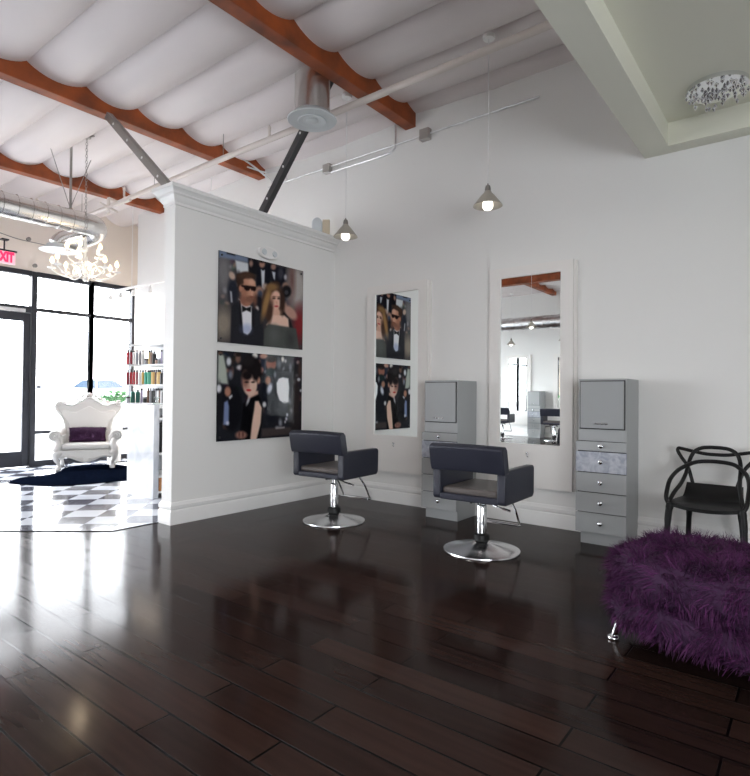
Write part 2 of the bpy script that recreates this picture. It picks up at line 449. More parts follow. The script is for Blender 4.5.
# ------------------------------------------------------------------ outdoors
b = B(); box(b, -160, XS-.1, -110, 110, -.2, -.03); struct('ground_outside', b, M['asphalt'])
def car(loc, rz):
    t = thing('car', 'white car with bluish glass parked outside beyond the storefront window', 'car', loc, rz)
    prof = [(-2.2, .35), (-2.25, .7), (-2.1, .98), (-1.2, 1.05), (-.55, 1.55), (.2, 1.62), (1.3, 1.58), (2.0, 1.08), (2.25, 1.0), (2.3, .5), (2.2, .33)]
    b = B(); prism(b, prof, lambda a, c, d: (a, d, c), -.88, .88); obj('body', b, M['carpaint'], t, bevel=.08, bseg=3)
    for s in (-1, 1):
        b = B(); prism(b, [(-1.0, 1.08), (-.5, 1.5), (.2, 1.55), (.2, 1.06)], lambda a, c, d: (a, d, c), s*.86, s*.895); obj('side_window', b, M['carglass'], t)
        b = B(); prism(b, [(.28, 1.06), (.28, 1.55), (1.22, 1.51), (1.78, 1.1)], lambda a, c, d: (a, d, c), s*.86, s*.895); obj('side_window', b, M['carglass'], t)
        for x in (-1.4, 1.4):
            b = B(); lathe(b, [(.02, -.11), (.30, -.11), (.33, -.06), (.33, .06), (.30, .11), (.02, .11)], (x, s*.80, .33), 24, 'y'); w = obj('wheel', b, M['rubber'], t)
            b = B(); lathe(b, [(.01, -.012), (.19, -.012), (.2, .012), (.01, .016)], (x, s*.915, .33), 20, 'y'); obj('hub_cap', b, M['chrome'], w)
    b = B(); prism(b, [(-1.16, 1.09), (-.6, 1.53), (-.64, 1.56), (-1.2, 1.1)], lambda a, c, d: (a, d, c), -.75, .75); obj('windscreen', b, M['carglass'], t)
b = B(); box(b, -160, -29, -110, 110, -.2, .55); struct('ground_bank', b, M['asphalt'])
b = B(); box(b, -29.4, -29.1, -40, 60, .55, 1.3); struct('wall_outside', b, M['trim'])
car((-33.2, 15.9, .40), radians(62))

# ------------------------------------------------------------------ posters
def homog(dst):
    src = [(0, 0), (1, 0), (1, 1), (0, 1)]; A = []; r = []
    for (u, v), (x, y) in zip(src, dst):
        A.append([u, v, 1, 0, 0, 0, -u*x, -v*x]); r.append(x)
        A.append([0, 0, 0, u, v, 1, -u*y, -v*y]); r.append(y)
    h = np.linalg.solve(np.array(A, float), np.array(r, float))
    return np.append(h, 1).reshape(3, 3)

class Paint:
    """soft-edged shapes printed on a photo poster"""
    def __init__(s, nu, nv, corners, bg):
        u, v = np.meshgrid(np.linspace(0, 1, nu), np.linspace(0, 1, nv)); H = homog(corners)
        w = H[2, 0]*u+H[2, 1]*v+1
        s.x = (H[0, 0]*u+H[0, 1]*v+H[0, 2])/w; s.y = (H[1, 0]*u+H[1, 1]*v+H[1, 2])/w
        s.c = np.ones((nv, nu, 3))*np.array(bg); s.nu, s.nv = nu, nv
    def mix(s, a, col): s.c = s.c*(1-a[..., None])+np.array(col)*a[..., None]
    def ell(s, cx, cy, rx, ry, col, soft=6, rot=0, op=1):
        c, n = cos(radians(rot)), sin(radians(rot)); dx, dy = s.x-cx, s.y-cy
        a, b_ = (dx*c+dy*n)/rx, (-dx*n+dy*c)/ry
        d = (np.sqrt(a*a+b_*b_)-1)*min(rx, ry)
        s.mix(np.clip(.5-d/(2*soft), 0, 1)*op, col)
    def poly(s, pts, col, soft=5, op=1):
        P = np.array(pts, float); inside = np.zeros(s.x.shape, bool); dist = np.full(s.x.shape, 1e9)
        for (x0, y0), (x1, y1) in zip(P, np.roll(P, -1, 0)):
            cond = ((y0 > s.y) != (y1 > s.y)) & (s.x < (x1-x0)*(s.y-y0)/((y1-y0) or 1e-9)+x0)
            inside ^= cond
            L = (x1-x0)**2+(y1-y0)**2; t = np.clip(((s.x-x0)*(x1-x0)+(s.y-y0)*(y1-y0))/max(L, 1e-9), 0, 1)
            dist = np.minimum(dist, np.hypot(s.x-x0-t*(x1-x0), s.y-y0-t*(y1-y0)))
        d = np.where(inside, -dist, dist)
        s.mix(np.clip(.5-d/(2*soft), 0, 1)*op, col)

def soften(c, k=2):
    for _ in range(k):
        q = np.pad(c, ((1, 1), (1, 1), (0, 0)), 'edge')
        c = (q[1:-1, 1:-1]*2+q[:-2, 1:-1]+q[2:, 1:-1]+q[1:-1, :-2]+q[1:-1, 2:])/6
    return c+rng.normal(0, 2.5, c.shape[:2])[..., None]
def poster_couple():
    p = Paint(230, 180, [(95, 42), (692, 187), (685, 745), (80, 692)], (58, 55, 58))
    q = random.Random(4)
    for k in range(70):
        x, y = 110+q.random()*520, 60+q.random()*420; t = q.random()
        c = (170-60*t, 132-50*t, 116-46*t) if t < .22 else ((196, 198, 206) if t < .30 else (22+40*q.random(), 22+38*q.random(), 28+44*q.random()))
        p.ell(x, y, 6+16*q.random(), 10+26*q.random(), c, 7, 40*q.random()-20, .75)
    p.ell(125, 200, 60, 170, (120, 118, 120), 40); p.ell(120, 560, 70, 110, (142, 132, 120), 40)
    p.poly([(95, 40), (215, 70), (325, 100), (325, 135), (215, 112), (95, 90)], (112, 126, 150), 8)
    p.poly([(150, 55), (210, 68), (210, 82), (150, 68)], (35, 36, 42), 5)
    p.poly([(210, 112), (308, 135), (302, 215), (222, 205)], (206, 211, 216), 6)
    p.poly([(300, 95), (365, 105), (372, 215), (305, 205)], (26, 26, 31), 6)
    p.poly([(365, 125), (460, 140), (462, 300), (356, 300)], (24, 25, 33), 6)
    p.poly([(462, 150), (565, 168), (570, 290), (462, 290)], (28, 28, 37), 6)
    p.ell(645, 300, 65, 170, (172, 166, 162), 30); p.ell(612, 250, 20, 120, (112, 84, 80), 18); p.ell(662, 570, 42, 120, (128, 44, 48), 25)
    p.poly([(392, 175), (419, 180), (414, 310), (398, 305)], (204, 208, 216), 4)
    p.poly([(470, 190), (494, 196), (490, 250), (480, 240)], (196, 201, 212), 4)
    p.ell(400, 140, 20, 24, (172, 130, 114), 6); p.ell(402, 120, 21, 11, (40, 34, 32), 5); p.ell(480, 158, 18, 20, (152, 118, 106), 6); p.ell(322, 135, 13, 22, (156, 124, 112), 6)
    p.poly([(396, 172), (416, 172), (412, 184), (400, 184)], (20, 20, 24), 3)
    p.ell(532, 205, 20, 40, (60, 60, 70), 8); p.ell(565, 230, 10, 18, (170, 172, 178), 5)
    p.ell(190, 330, 36, 95, (40, 42, 52), 12); p.ell(186, 222, 20, 30, (192, 166, 150), 6, -25); p.poly([(170, 330), (182, 335), (188, 410), (176, 410)], (178, 180, 188), 5)
    p.ell(232, 232, 16, 40, (44, 40, 42), 8)
    p.ell(378, 345, 30, 50, (168, 128, 112), 7); p.ell(385, 350, 18, 26, (62, 72, 92), 8); p.ell(372, 430, 40, 70, (32, 31, 37), 9); p.ell(420, 300, 20, 26, (170, 150, 140), 8)
    p.ell(360, 455, 14, 20, (200, 190, 186), 6)
    p.ell(500, 285, 30, 28, (58, 42, 36), 7); p.ell(565, 290, 22, 24, (150, 120, 106), 7); p.ell(572, 330, 34, 42, (30, 29, 32), 7); p.ell(572, 338, 14, 16, (62, 62, 68), 4)
    p.ell(600, 480, 32, 60, (182, 142, 128), 8, -40); p.ell(545, 450, 20, 45, (178, 138, 122), 7, 25); p.poly([(545, 470), (590, 520), (620, 600), (560, 590)], (24, 22, 24), 7)
    # man in dinner jacket
    p.poly([(168, 720), (178, 440), (235, 392), (345, 440), (400, 500), (415, 740)], (40, 40, 46), 6)
    p.poly([(230, 385), (326, 440), (328, 610), (292, 640), (256, 622)], (233, 233, 239), 4)
    p.poly([(230, 388), (246, 400), (264, 640), (250, 640), (236, 500)], (28, 28, 32), 4); p.poly([(324, 445), (345, 470), (340, 600), (300, 650), (322, 600)], (30, 30, 35), 4)
    p.ell(285, 600, 40, 36, (120, 140, 190), 18, 0, .45)
    p.ell(288, 398, 38, 42, (160, 112, 92), 6); p.ell(284, 240, 66, 48, (58, 42, 35), 7); p.ell(240, 275, 20, 52, (58, 42, 35), 7)
    p.poly([(250, 285), (258, 252), (286, 236), (325, 238), (350, 262), (357, 300), (354, 340), (346, 376), (328, 404), (300, 412), (272, 392), (254, 345)], (194, 144, 120), 5)
    p.ell(270, 345, 24, 62, (164, 114, 93), 14); p.ell(325, 268, 22, 22, (212, 166, 142), 10); p.ell(286, 222, 58, 20, (74, 54, 44), 9); p.ell(256, 262, 12, 26, (66, 48, 40), 6)
    p.poly([(248, 288), (290, 290), (356, 298), (355, 322), (344, 332), (324, 328), (316, 310), (306, 326), (288, 328), (274, 316), (268, 302), (248, 298)], (30, 18, 18), 3)
    p.ell(245, 312, 11, 22, (182, 128, 106), 4); p.ell(308, 388, 36, 24, (132, 92, 76), 9); p.ell(330, 345, 10, 18, (206, 156, 132), 5); p.ell(326, 370, 16, 4, (120, 66, 58), 3)
    p.poly([(254, 432), (286, 450), (320, 438), (317, 480), (286, 466), (256, 480)], (26, 26, 28), 3)
    p.poly([(322, 330), (344, 352), (330, 362), (318, 356)], (206, 158, 134), 5); p.ell(262, 395, 20, 30, (140, 96, 80), 10); p.ell(348, 395, 14, 40, (118, 80, 66), 10)
    # woman in strapless dress
    p.ell(468, 400, 72, 135, (78, 56, 44), 8, 8); p.ell(428, 410, 20, 115, (156, 120, 78), 9, 14); p.ell(470, 300, 40, 24, (134, 102, 66), 9)
    p.ell(496, 485, 30, 45, (212, 168, 148), 6)
    p.poly([(428, 570), (470, 500), (556, 500), (585, 525), (590, 590)], (229, 192, 174), 6)
    p.ell(498, 392, 37, 66, (226, 182, 162), 5); p.ell(472, 405, 14, 50, (196, 150, 130), 10); p.ell(543, 405, 18, 85, (60, 43, 37), 7); p.ell(455, 480, 18, 80, (70, 50, 42), 8, 6)
    p.ell(483, 380, 11, 5, (50, 34, 32), 3); p.ell(517, 382, 10, 5, (50, 34, 32), 3); p.ell(484, 368, 13, 3, (80, 56, 46), 2); p.ell(518, 370, 11, 3, (80, 56, 46), 2)
    p.ell(501, 410, 7, 12, (206, 158, 138), 4); p.ell(500, 436, 14, 6, (172, 62, 68), 3)
    p.poly([(404, 740), (414, 600), (442, 562), (552, 578), (640, 594), (662, 750)], (78, 81, 79), 6); p.ell(480, 640, 40, 60, (92, 95, 93), 25); p.ell(600, 670, 30, 60, (60, 62, 62), 22)
    return p

def poster_portrait():
    p = Paint(230, 180, [(80, 35), (685, 82), (680, 652), (75, 692)], (33, 34, 40))
    q = random.Random(9)
    for k in range(90):
        x, y = 90+q.random()*590, 60+q.random()*560; t = q.random()
        c = (150-60*t, 108-40*t, 94-36*t) if t < .16 else ((186, 188, 198) if t < .24 else (16+36*q.random(), 17+34*q.random(), 22+42*q.random()))
        p.ell(x, y, 5+14*q.random(), 9+28*q.random(), c, 7, 40*q.random()-20, .7)
    p.poly([(85, 60), (132, 70), (156, 280), (80, 270)], (172, 180, 170), 9); p.ell(100, 55, 16, 14, (90, 70, 60), 8); p.poly([(120, 60), (150, 75), (160, 160), (140, 150)], (52, 56, 58), 8)
    p.ell(160, 115, 17, 30, (206, 210, 216), 6); p.ell(172, 210, 14, 30, (120, 126, 140), 8); p.ell(225, 95, 18, 30, (124, 94, 82), 7); p.ell(226, 66, 20, 14, (36, 28, 26), 6); p.ell(240, 158, 24, 18, (196, 192, 194), 8)
    p.ell(346, 72, 19, 22, (228, 226, 220), 6); p.ell(408, 76, 28, 20, (192, 152, 136), 6); p.poly([(385, 95), (430, 95), (420, 180), (395, 180)], (40, 46, 62), 6); p.ell(392, 175, 15, 20, (190, 140, 130), 6); p.ell(425, 190, 12, 14, (190, 190, 196), 5)
    p.ell(470, 340, 76, 200, (22, 24, 33), 10); p.ell(462, 132, 36, 52, (152, 102, 88), 6); p.ell(462, 98, 36, 22, (44, 34, 32), 6); p.ell(460, 192, 34, 30, (28, 42, 44), 8)
    p.ell(440, 252, 20, 30, (168, 122, 102), 6); p.ell(452, 310, 17, 38, (204, 208, 222), 7, 15); p.ell(490, 210, 10, 26, (130, 132, 140), 5)
    p.ell(545, 98, 11, 20, (222, 218, 212), 5); p.ell(520, 140, 14, 30, (90, 92, 100), 7); p.ell(565, 110, 8, 14, (190, 186, 186), 4); p.ell(600, 160, 10, 26, (110, 112, 122), 6); p.ell(632, 265, 8, 20, (180, 180, 188), 4); p.ell(655, 120, 12, 14, (170, 150, 150), 5)
    p.ell(670, 170, 14, 60, (74, 56, 52), 8); p.ell(640, 420, 30, 210, (46, 38, 38), 14); p.ell(660, 245, 12, 12, (196, 196, 200), 4); p.ell(676, 325, 8, 10, (200, 200, 206), 4)
    p.poly([(500, 270), (516, 238), (545, 228), (586, 236), (592, 300), (588, 410), (556, 420), (522, 396), (504, 340)], (250, 252, 255), 4)  # white octagon: a reflection on the gloss, painted into the print
    p.ell(560, 470, 26, 50, (28, 30, 38), 10); p.ell(578, 500, 7, 12, (210, 210, 218), 4); p.ell(572, 530, 7, 12, (200, 200, 210), 4); p.ell(563, 552, 6, 10, (190, 190, 200), 4)
    # man at the left
    p.ell(175, 450, 80, 165, (21, 21, 26), 10); p.ell(90, 420, 26, 140, (28, 28, 32), 10); p.ell(90, 310, 18, 30, (220, 220, 226), 6); p.ell(153, 332, 22, 36, (172, 124, 104), 6); p.poly([(160, 370), (184, 352), (186, 368), (166, 390)], (206, 208, 216), 4)
    p.poly([(128, 410), (152, 396), (162, 440), (160, 575), (122, 570)], (120, 134, 172), 6); p.ell(152, 558, 12, 14, (196, 200, 216), 5)
    # woman in sleeveless black dress
    p.ell(320, 175, 74, 96, (22, 18, 20), 10); p.ell(300, 110, 40, 40, (34, 30, 32), 14)
    p.poly([(298, 345), (368, 325), (372, 372), (330, 392), (296, 392)], (206, 166, 150), 5)
    p.ell(312, 285, 50, 78, (218, 184, 168), 5); p.ell(278, 250, 26, 60, (150, 108, 96), 12); p.ell(292, 215, 36, 32, (26, 20, 22), 10); p.ell(372, 250, 12, 24, (190, 140, 120), 5); p.ell(350, 215, 22, 40, (24, 19, 21), 9)
    p.ell(287, 264, 15, 6, (34, 24, 26), 3); p.ell(332, 264, 13, 6, (40, 28, 28), 3); p.ell(302, 298, 8, 12, (196, 154, 138), 4); p.ell(302, 322, 17, 8, (178, 42, 46), 3)
    p.poly([(236, 690), (246, 580), (262, 420), (300, 385), (372, 350), (402, 430), (400, 520), (378, 690)], (13, 13, 16), 6)
    p.poly([(348, 402), (372, 400), (396, 450), (388, 560), (356, 690), (312, 690), (326, 560), (340, 470)], (226, 192, 174), 5)
    p.ell(250, 645, 40, 28, (154, 112, 100), 8); p.ell(262, 640, 6, 22, (90, 60, 54), 4); p.ell(236, 640, 5, 22, (90, 60, 54), 4); p.ell(298, 400, 8, 30, (190, 190, 196), 5, 20)
    p.poly([(395, 600), (610, 590), (612, 640), (395, 660)], (70, 62, 62), 8); p.ell(414, 426, 13, 20, (218, 218, 220), 5); p.ell(640, 560, 40, 60, (40, 34, 36), 14)
    p.poly([(495, 592), (560, 586), (560, 598), (495, 604)], (150, 146, 148), 3)
    return p

def poster(name, label, paint, y0, y1, z0, z1):
    t = thing(name, label, 'poster', (XP, (y0+y1)/2, z0))
    nu, nv = paint.nu, paint.nv; W, Hh = y1-y0, z1-z0; th = .006
    uu, vv = np.meshgrid(np.linspace(0, 1, nu), np.linspace(0, 1, nv))
    co = np.stack([np.full(uu.shape, .014+th), (uu-.5)*W, (1-vv)*Hh], -1).reshape(-1, 3)
    i = np.arange(nu*nv).reshape(nv, nu)
    q = np.stack([i[:-1, :-1], i[1:, :-1], i[1:, 1:], i[:-1, 1:]], -1).reshape(-1, 4)
    me = bpy.data.meshes.new('photo_print'); me.from_pydata(co.tolist(), [], q.tolist()); me.materials.append(M['print'])
    a = me.color_attributes.new('ink', 'FLOAT_COLOR', 'POINT')
    c = np.clip(soften(paint.c)/255, 0, 1); c = np.where(c <= .04045, c/12.92, ((c+.055)/1.055)**2.4)
    a.data.foreach_set('color', np.concatenate([c.reshape(-1, 3), np.ones((nu*nv, 1))], 1).astype(np.float32).ravel())
    o = bpy.data.objects.new('photo_print', me); COL.objects.link(o); o.parent = t; me.update()
    b = B(); box(b, .012, .0138+th, -W/2, W/2, 0, Hh); obj('backing_panel', b, M['blackplastic'], t)
    for y in (-W/2+.035, W/2-.035):
        for z in (.04, Hh-.04):
            b = B(); lathe(b, [(.011, .0), (.011, .026), (.009, .030), (.001, .030)], (0, y, z), 14, 'x'); obj('standoff_bolt', b, M['blackmetal'], t)
    return t
poster('poster', 'glossy photo poster of a man in sunglasses beside a woman in a strapless dress', poster_couple(), 3.522, 4.716, 1.760, 2.688)
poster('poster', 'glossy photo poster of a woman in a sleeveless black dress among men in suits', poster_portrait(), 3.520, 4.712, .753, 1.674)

# ------------------------------------------------------------------ mirror stations
def station(label, x, group):
    t = thing('styling_mirror', label, 'mirror', (x, YW, .36), 0, group)
    W, Hh, D = .845, 2.155, .055; mw, m0, m1 = .612, .416, 2.055
    b = B()
    box(b, -W/2, -mw/2, -D, 0, 0, Hh); box(b, mw/2, W/2, -D, 0, 0, Hh)
    box(b, -mw/2, mw/2, -D, 0, 0, m0); box(b, -mw/2, mw/2, -D, 0, m1, Hh); box(b, -mw/2, mw/2, -.01, 0, m0, m1)
    obj('frame', b, M['framew'], t)
    b = B(); box(b, W/2, W/2+.028, -.022, 0, .005, Hh-.01); obj('frame_return', b, M['framew'], t)
    b = B(); box(b, -mw/2, mw/2, -.040, -.0105, m0, m1); obj('mirror_glass', b, M['mirror'], t)
    b = B(); lathe(b, [(.004, 0), (.004, -.018), (.013, -.022), (.013, -.032), (.004, -.036)], (0, -D, .33), 14, 'y')
    tube(b, [(0, -D-.03, .33), (0, -D-.036, .305), (0.012, -D-.03, .295)], .005, 8); obj('hook', b, M['chrome'], t)
    return t
G = 'mirror stations on the back wall'
st1 = station('white framed tall wall mirror nearest the partition, showing the posters', -3.768, G)
st2 = dup(st1, (-2.176, YW, .36), 0, 'white framed tall wall mirror between the two grey cabinets, showing the far room', G)

# grey drawer towers
def tower(label, loc, rz, group):
    t = thing('drawer_cabinet', label, 'cabinet', loc, rz, group)
    W, D, Hh = .385, .392, 1.39           # origin at floor, back edge, centre
    x0, x1, yf = -W/2, W/2, -D
    b = B(); box(b, x0, x1, yf, 0, .10, Hh); obj('carcass', b, M['greycab'], t, bevel=.002)
    b = B(); box(b, x0+.015, x1-.002, yf+.015, 0, 0, .10); obj('plinth', b, M['greycab'], t)
    d = None
    b = B(); box(b, x0+.018, x1-.018, yf-.018, yf, .975, 1.368); d = obj('door', b, M['greycab2'], t, bevel=.003)
    b = B(); tube(b, [(-.055, yf-.04, 1.015), (.055, yf-.04, 1.015)], .005, 8)
    for x in (-.035, 0, .035): lathe(b, [(.005, .0), (.005, .02), (.009, .024), (.009, .034)], (x, yf-.05, 1.015), 10, 'y')
    for x in (-.045, .045): tube(b, [(x, yf-.018, 1.015), (x, yf-.04, 1.015)], .004, 8)
    obj('handle', b, M['chrome'], d)
    b = B(); box(b, x0+.004, x1-.004, yf-.004, yf, .872, .962); obj('fascia', b, M['greycab'], t)
    zs = [(.785, .864, 'greycab'), (.608, .779, 'marbledrawer'), (.441, .602, 'greycab'), (.271, .435, 'greycab'), (.100, .265, 'greycab')]
    for z0, z1, mm in zs:
        b = B(); box(b, x0-.018, x1+.004, yf-.022, yf, z0, z1); dr = obj('drawer', b, M[mm], t, bevel=.002)
        if mm == 'marbledrawer': dr['label'] = 'pearly marbled drawer front'
        zc = (z0+z1)/2; b = B(); lathe(b, [(.010, 0), (.008, -.012), (.017, -.017), (.021, -.024), (.018, -.033), (.008, -.037)], (.0, yf-.022, zc+.004), 16, 'y'); obj('knob', b, M['chrome'], dr)
    b = B(); box(b, x0-.004, x1, yf-.012, yf-.0005, .10, .868); box(b, x0+.011, x1-.011, yf-.006, yf-.0005, .967, 1.376); obj('drawer_gap', b, M['dark_gap'], t)
    # side power sockets for the tools
    for z in (.84, .70, .55, .36):
        b = B(); lathe(b, [(.006, 0), (.006, -.012), (.003, -.014)], (x0-.0, yf+.07, z), 10, 'x'); obj('tool_hook', b, M['blackplastic'], t)
    return t
G = 'grey drawer cabinets beside the mirrors'
c1 = tower('tall grey drawer cabinet behind the front styling chair, between both mirrors', (-2.955, YW-.004, 0), 0, G)
c2 = dup(c1, (-1.392, YW-.004, 0), 0, 'tall grey drawer cabinet next to the black plastic armchair', G)

# ------------------------------------------------------------------ hydraulic styling chairs
def styling_chair(label, loc, rz, group):
    t = thing('styling_chair', label, 'chair', loc, rz, group)
    b = B(); lathe(b, [(.02, 0), (.298, 0), (.305, .004), (.303, .012), (.27, .020), (.19, .034), (.11, .053), (.062, .072), (.05, .086), (.02, .09)], (0, 0, 0), 56); obj('base', b, M['brushed'], t, ang=60)
    b = B(); lathe(b, [(.062, .085), (.066, .09), (.062, .13), (.045, .14), (.04, .142)], (0, 0, 0), 24); obj('pump_collar', b, M['blackplastic'], t)
    b = B(); lathe(b, [(.02, .11), (.041, .13), (.041, .36), (.036, .37), (.02, .375)], (0, 0, 0), 28); lathe(b, [(.01, .36), (.028, .36), (.028, .47), (.01, .47)], (0, 0, 0), 20); obj('column', b, M['chrome'], t)
    b = B(); box(b, -.12, .12, -.10, .12, .405, .425); tube(b, [(-.06, .02, .395), (.06, .02, .395)], .012, 8); obj('mounting_plate', b, M['blackmetal'], t)
    b = B(); tube(b, smooth_path([(.03, 0, .385), (.08, -.01, .382), (.16, -.02, .365), (.22, -.02, .352)]), .007, 8); tube(b, [(.19, -.02, .358), (.25, -.02, .347)], .010, 8); obj('pump_lever', b, M['chrome'], t)
    b = B(); tube(b, [(-.05, 0, .38), (-.085, -.01, .378)], .008, 8); lathe(b, [(.008, -.012), (.012, 0), (.008, .012)], (-.09, -.01, .378), 10); obj('brake_knob', b, M['blackplastic'], t)
    # body
    hw, hd, at = .306, .292, .068; ox, oy = .014, .012
    def panel(x0, x1):
        o = [(-hd, .445), (-hd+.018, .427), (hd-.03, .427), (hd-.004, .453), (hd, .665), (hd-.02, .684), (-hd+.01, .684), (-hd, .67)]
        bb = B(); prism(bb, o, lambda a, c, d: (d+ox, a+oy, c), x0, x1); return bb
    obj('armrest', panel(-hw, -hw+at), M['blackvinyl'], t, bevel=.012, bseg=3)
    obj('armrest', panel(hw-at, hw), M['blackvinyl'], t, bevel=.012, bseg=3)
    b = B(); box(b, ox-hw+at-.005, ox+hw-at+.005, oy-hd+.002, oy+hd-.03, .427, .478); obj('seat_base', b, M['blackvinyl'], t, bevel=.010, bseg=2)
    b = B(); box(b, ox-hw+at+.002, ox+hw-at-.002, oy-hd+.03, oy+hd-.005, .470, .525)
    obj('seat', b, M['seatvinyl'], t, bevel=.02, bseg=3)
    # backrest: gently curved padded band
    b = B(); N = 14; rows = []
    for k in range(N+1):
        s = -1+2*k/N; x = ox+s*(hw+.004); bow = .03*(1-s*s)
        y0 = oy-hd-.018-bow*.6; th = .085
        sec = [(0, .655), (th*.98, .66), (th, .70), (th*.86, .84), (th*.6, .866), (.012, .862), (-.02, .84), (-.012, .70)]
        lean = lambda z: -(z-.655)*.14
        rows.append([b.verts.new((x, y0+o+lean(z), z+.008*(1-s*s))) for o, z in sec])
    for r0, r1 in zip(rows, rows[1:]):
        for j in range(8): b.faces.new([r0[j], r1[j], r1[(j+1) % 8], r0[(j+1) % 8]])
    b.faces.new(rows[0]); b.faces.new(rows[-1][::-1])
    obj('backrest', b, M['blackvinyl'], t, bevel=.010, bseg=3, ang=50)
    # footrest
    for s in (-1, 1):
        b = B(); tube(b, [(s*.155, .17, .43), (s*.165, .29, .30), (s*.165, .385, .155)], .009, 8); obj('footrest_arm', b, M['chrome'], t)
    b = B(); tube(b, [(-.172, .39, .152), (.172, .39, .152)], .012, 10); tube(b, [(-.165, .33, .158), (-.165, .39, .15)], .009, 8); tube(b, [(.165, .33, .158), (.165, .39, .15)], .009, 8); tube(b, [(-.172, .33, .158), (.172, .33, .158)], .008, 8); obj('footrest_bar', b, M['chrome'], t)
    return t
G = 'styling chairs facing the back wall mirrors'
ch1 = styling_chair('black vinyl styling chair on chrome base in front of the mirror nearest the partition', (-3.717, 4.150, 0), radians(4), G)
ch2 = dup(ch1, (-2.105, 4.125, 0), radians(1.5), 'black vinyl styling chair on chrome base in front of the mirror between the cabinets', G)

for c_ in ch1.children:
    if c_.name.split('.')[0] not in ('base', 'pump_collar', 'column'): c_.location.z += .026
# the stations across the room, seen in the mirrors
G = 'stations across the room'
for k, x in enumerate((-7.29, -5.72, -4.15)):
    word = ('first', 'second', 'third')[k]
    s = dup(st1, (x, YO, .36), pi, word+' white framed mirror from the storefront on the opposite wall, seen reflected', G+' mirrors')
    s = dup(c1, (x+.68, YO+.004, 0), pi, word+' grey drawer cabinet from the storefront on the opposite wall, seen reflected', G+' cabinets')
    s = dup(ch1, (x-.02, -5.12, 0), pi-radians(8), word+' black styling chair from the storefront across the room, seen reflected', G+' chairs')

# ------------------------------------------------------------------ pendant lamps
def pendant(label, loc, group):
    t = thing('pendant_lamp', label, 'lamp', loc, 0, group)
    b = B()
    prof = [(.022, .135), (.030, .128), (.036, .115), (.06, .09), (.095, .045), (.125, .008), (.128, 0), (.122, .002), (.09, .042), (.055, .085), (.03, .108), (.02, .112)]
    lathe(b, prof, (0, 0, 0), 36); obj('lamp_shade', b, M['shade'], t, ang=50)
    b = B(); lathe(b, [(.01, .12), (.024, .12), (.026, .15), (.02, .178), (.008, .186), (.004, .20)], (0, 0, 0), 20); obj('socket', b, M['strut'], t)
    b = B(); tube(b, [(0, 0, .195), (0, 0, 4.40-loc[2])], .0035, 6); obj('cord', b, M['cord'], t)
    b = B(); lathe(b, [(.05, 0), (.055, .02), (.05, .04), (.01, .045)], (0, 0, 4.38-loc[2]), 20); obj('ceiling_rose', b, M['whiteplastic'], t)
    b = B(); lathe(b, [(.006, .095), (.022, .08), (.036, .05), (.046, .02), (.046, -.01), (.032, -.03), (.008, -.038)], (0, 0, 0), 20); obj('bulb', b, M['lampglow'], t, ang=80)
    return t
def point(name, loc, power, col=(1, .9, .78), size=.05):
    l = bpy.data.lights.new(name, 'POINT'); l.energy = power; l.color = col; l.shadow_soft_size = size
    o = bpy.data.objects.new(name, l); COL.objects.link(o); o.location = loc; return o
G = 'pendant lamps in front of the back wall'
p1 = pendant('conical grey pendant lamp hanging beside the far end of the partition', (-3.905, 4.5, 2.905), G)
p2 = dup(p1, (-2.258, 4.5, 2.905), 0, 'conical grey pendant lamp hanging above the mirror between the cabinets', G)
for k, (x, y, z) in enumerate(((-7.08, -5.2, 2.76), (-5.32, -2.43, 2.88), (-5.53, -5.2, 2.80))):
    dup(p1, (x, y, z), 0, ('conical pendant lamp across the room nearest the storefront, seen reflected', 'conical pendant lamp hanging nearest the middle of the far room, seen reflected', 'conical pendant lamp across the room over the second mirror from the storefront, seen reflected')[k], 'pendant lamps across the room')
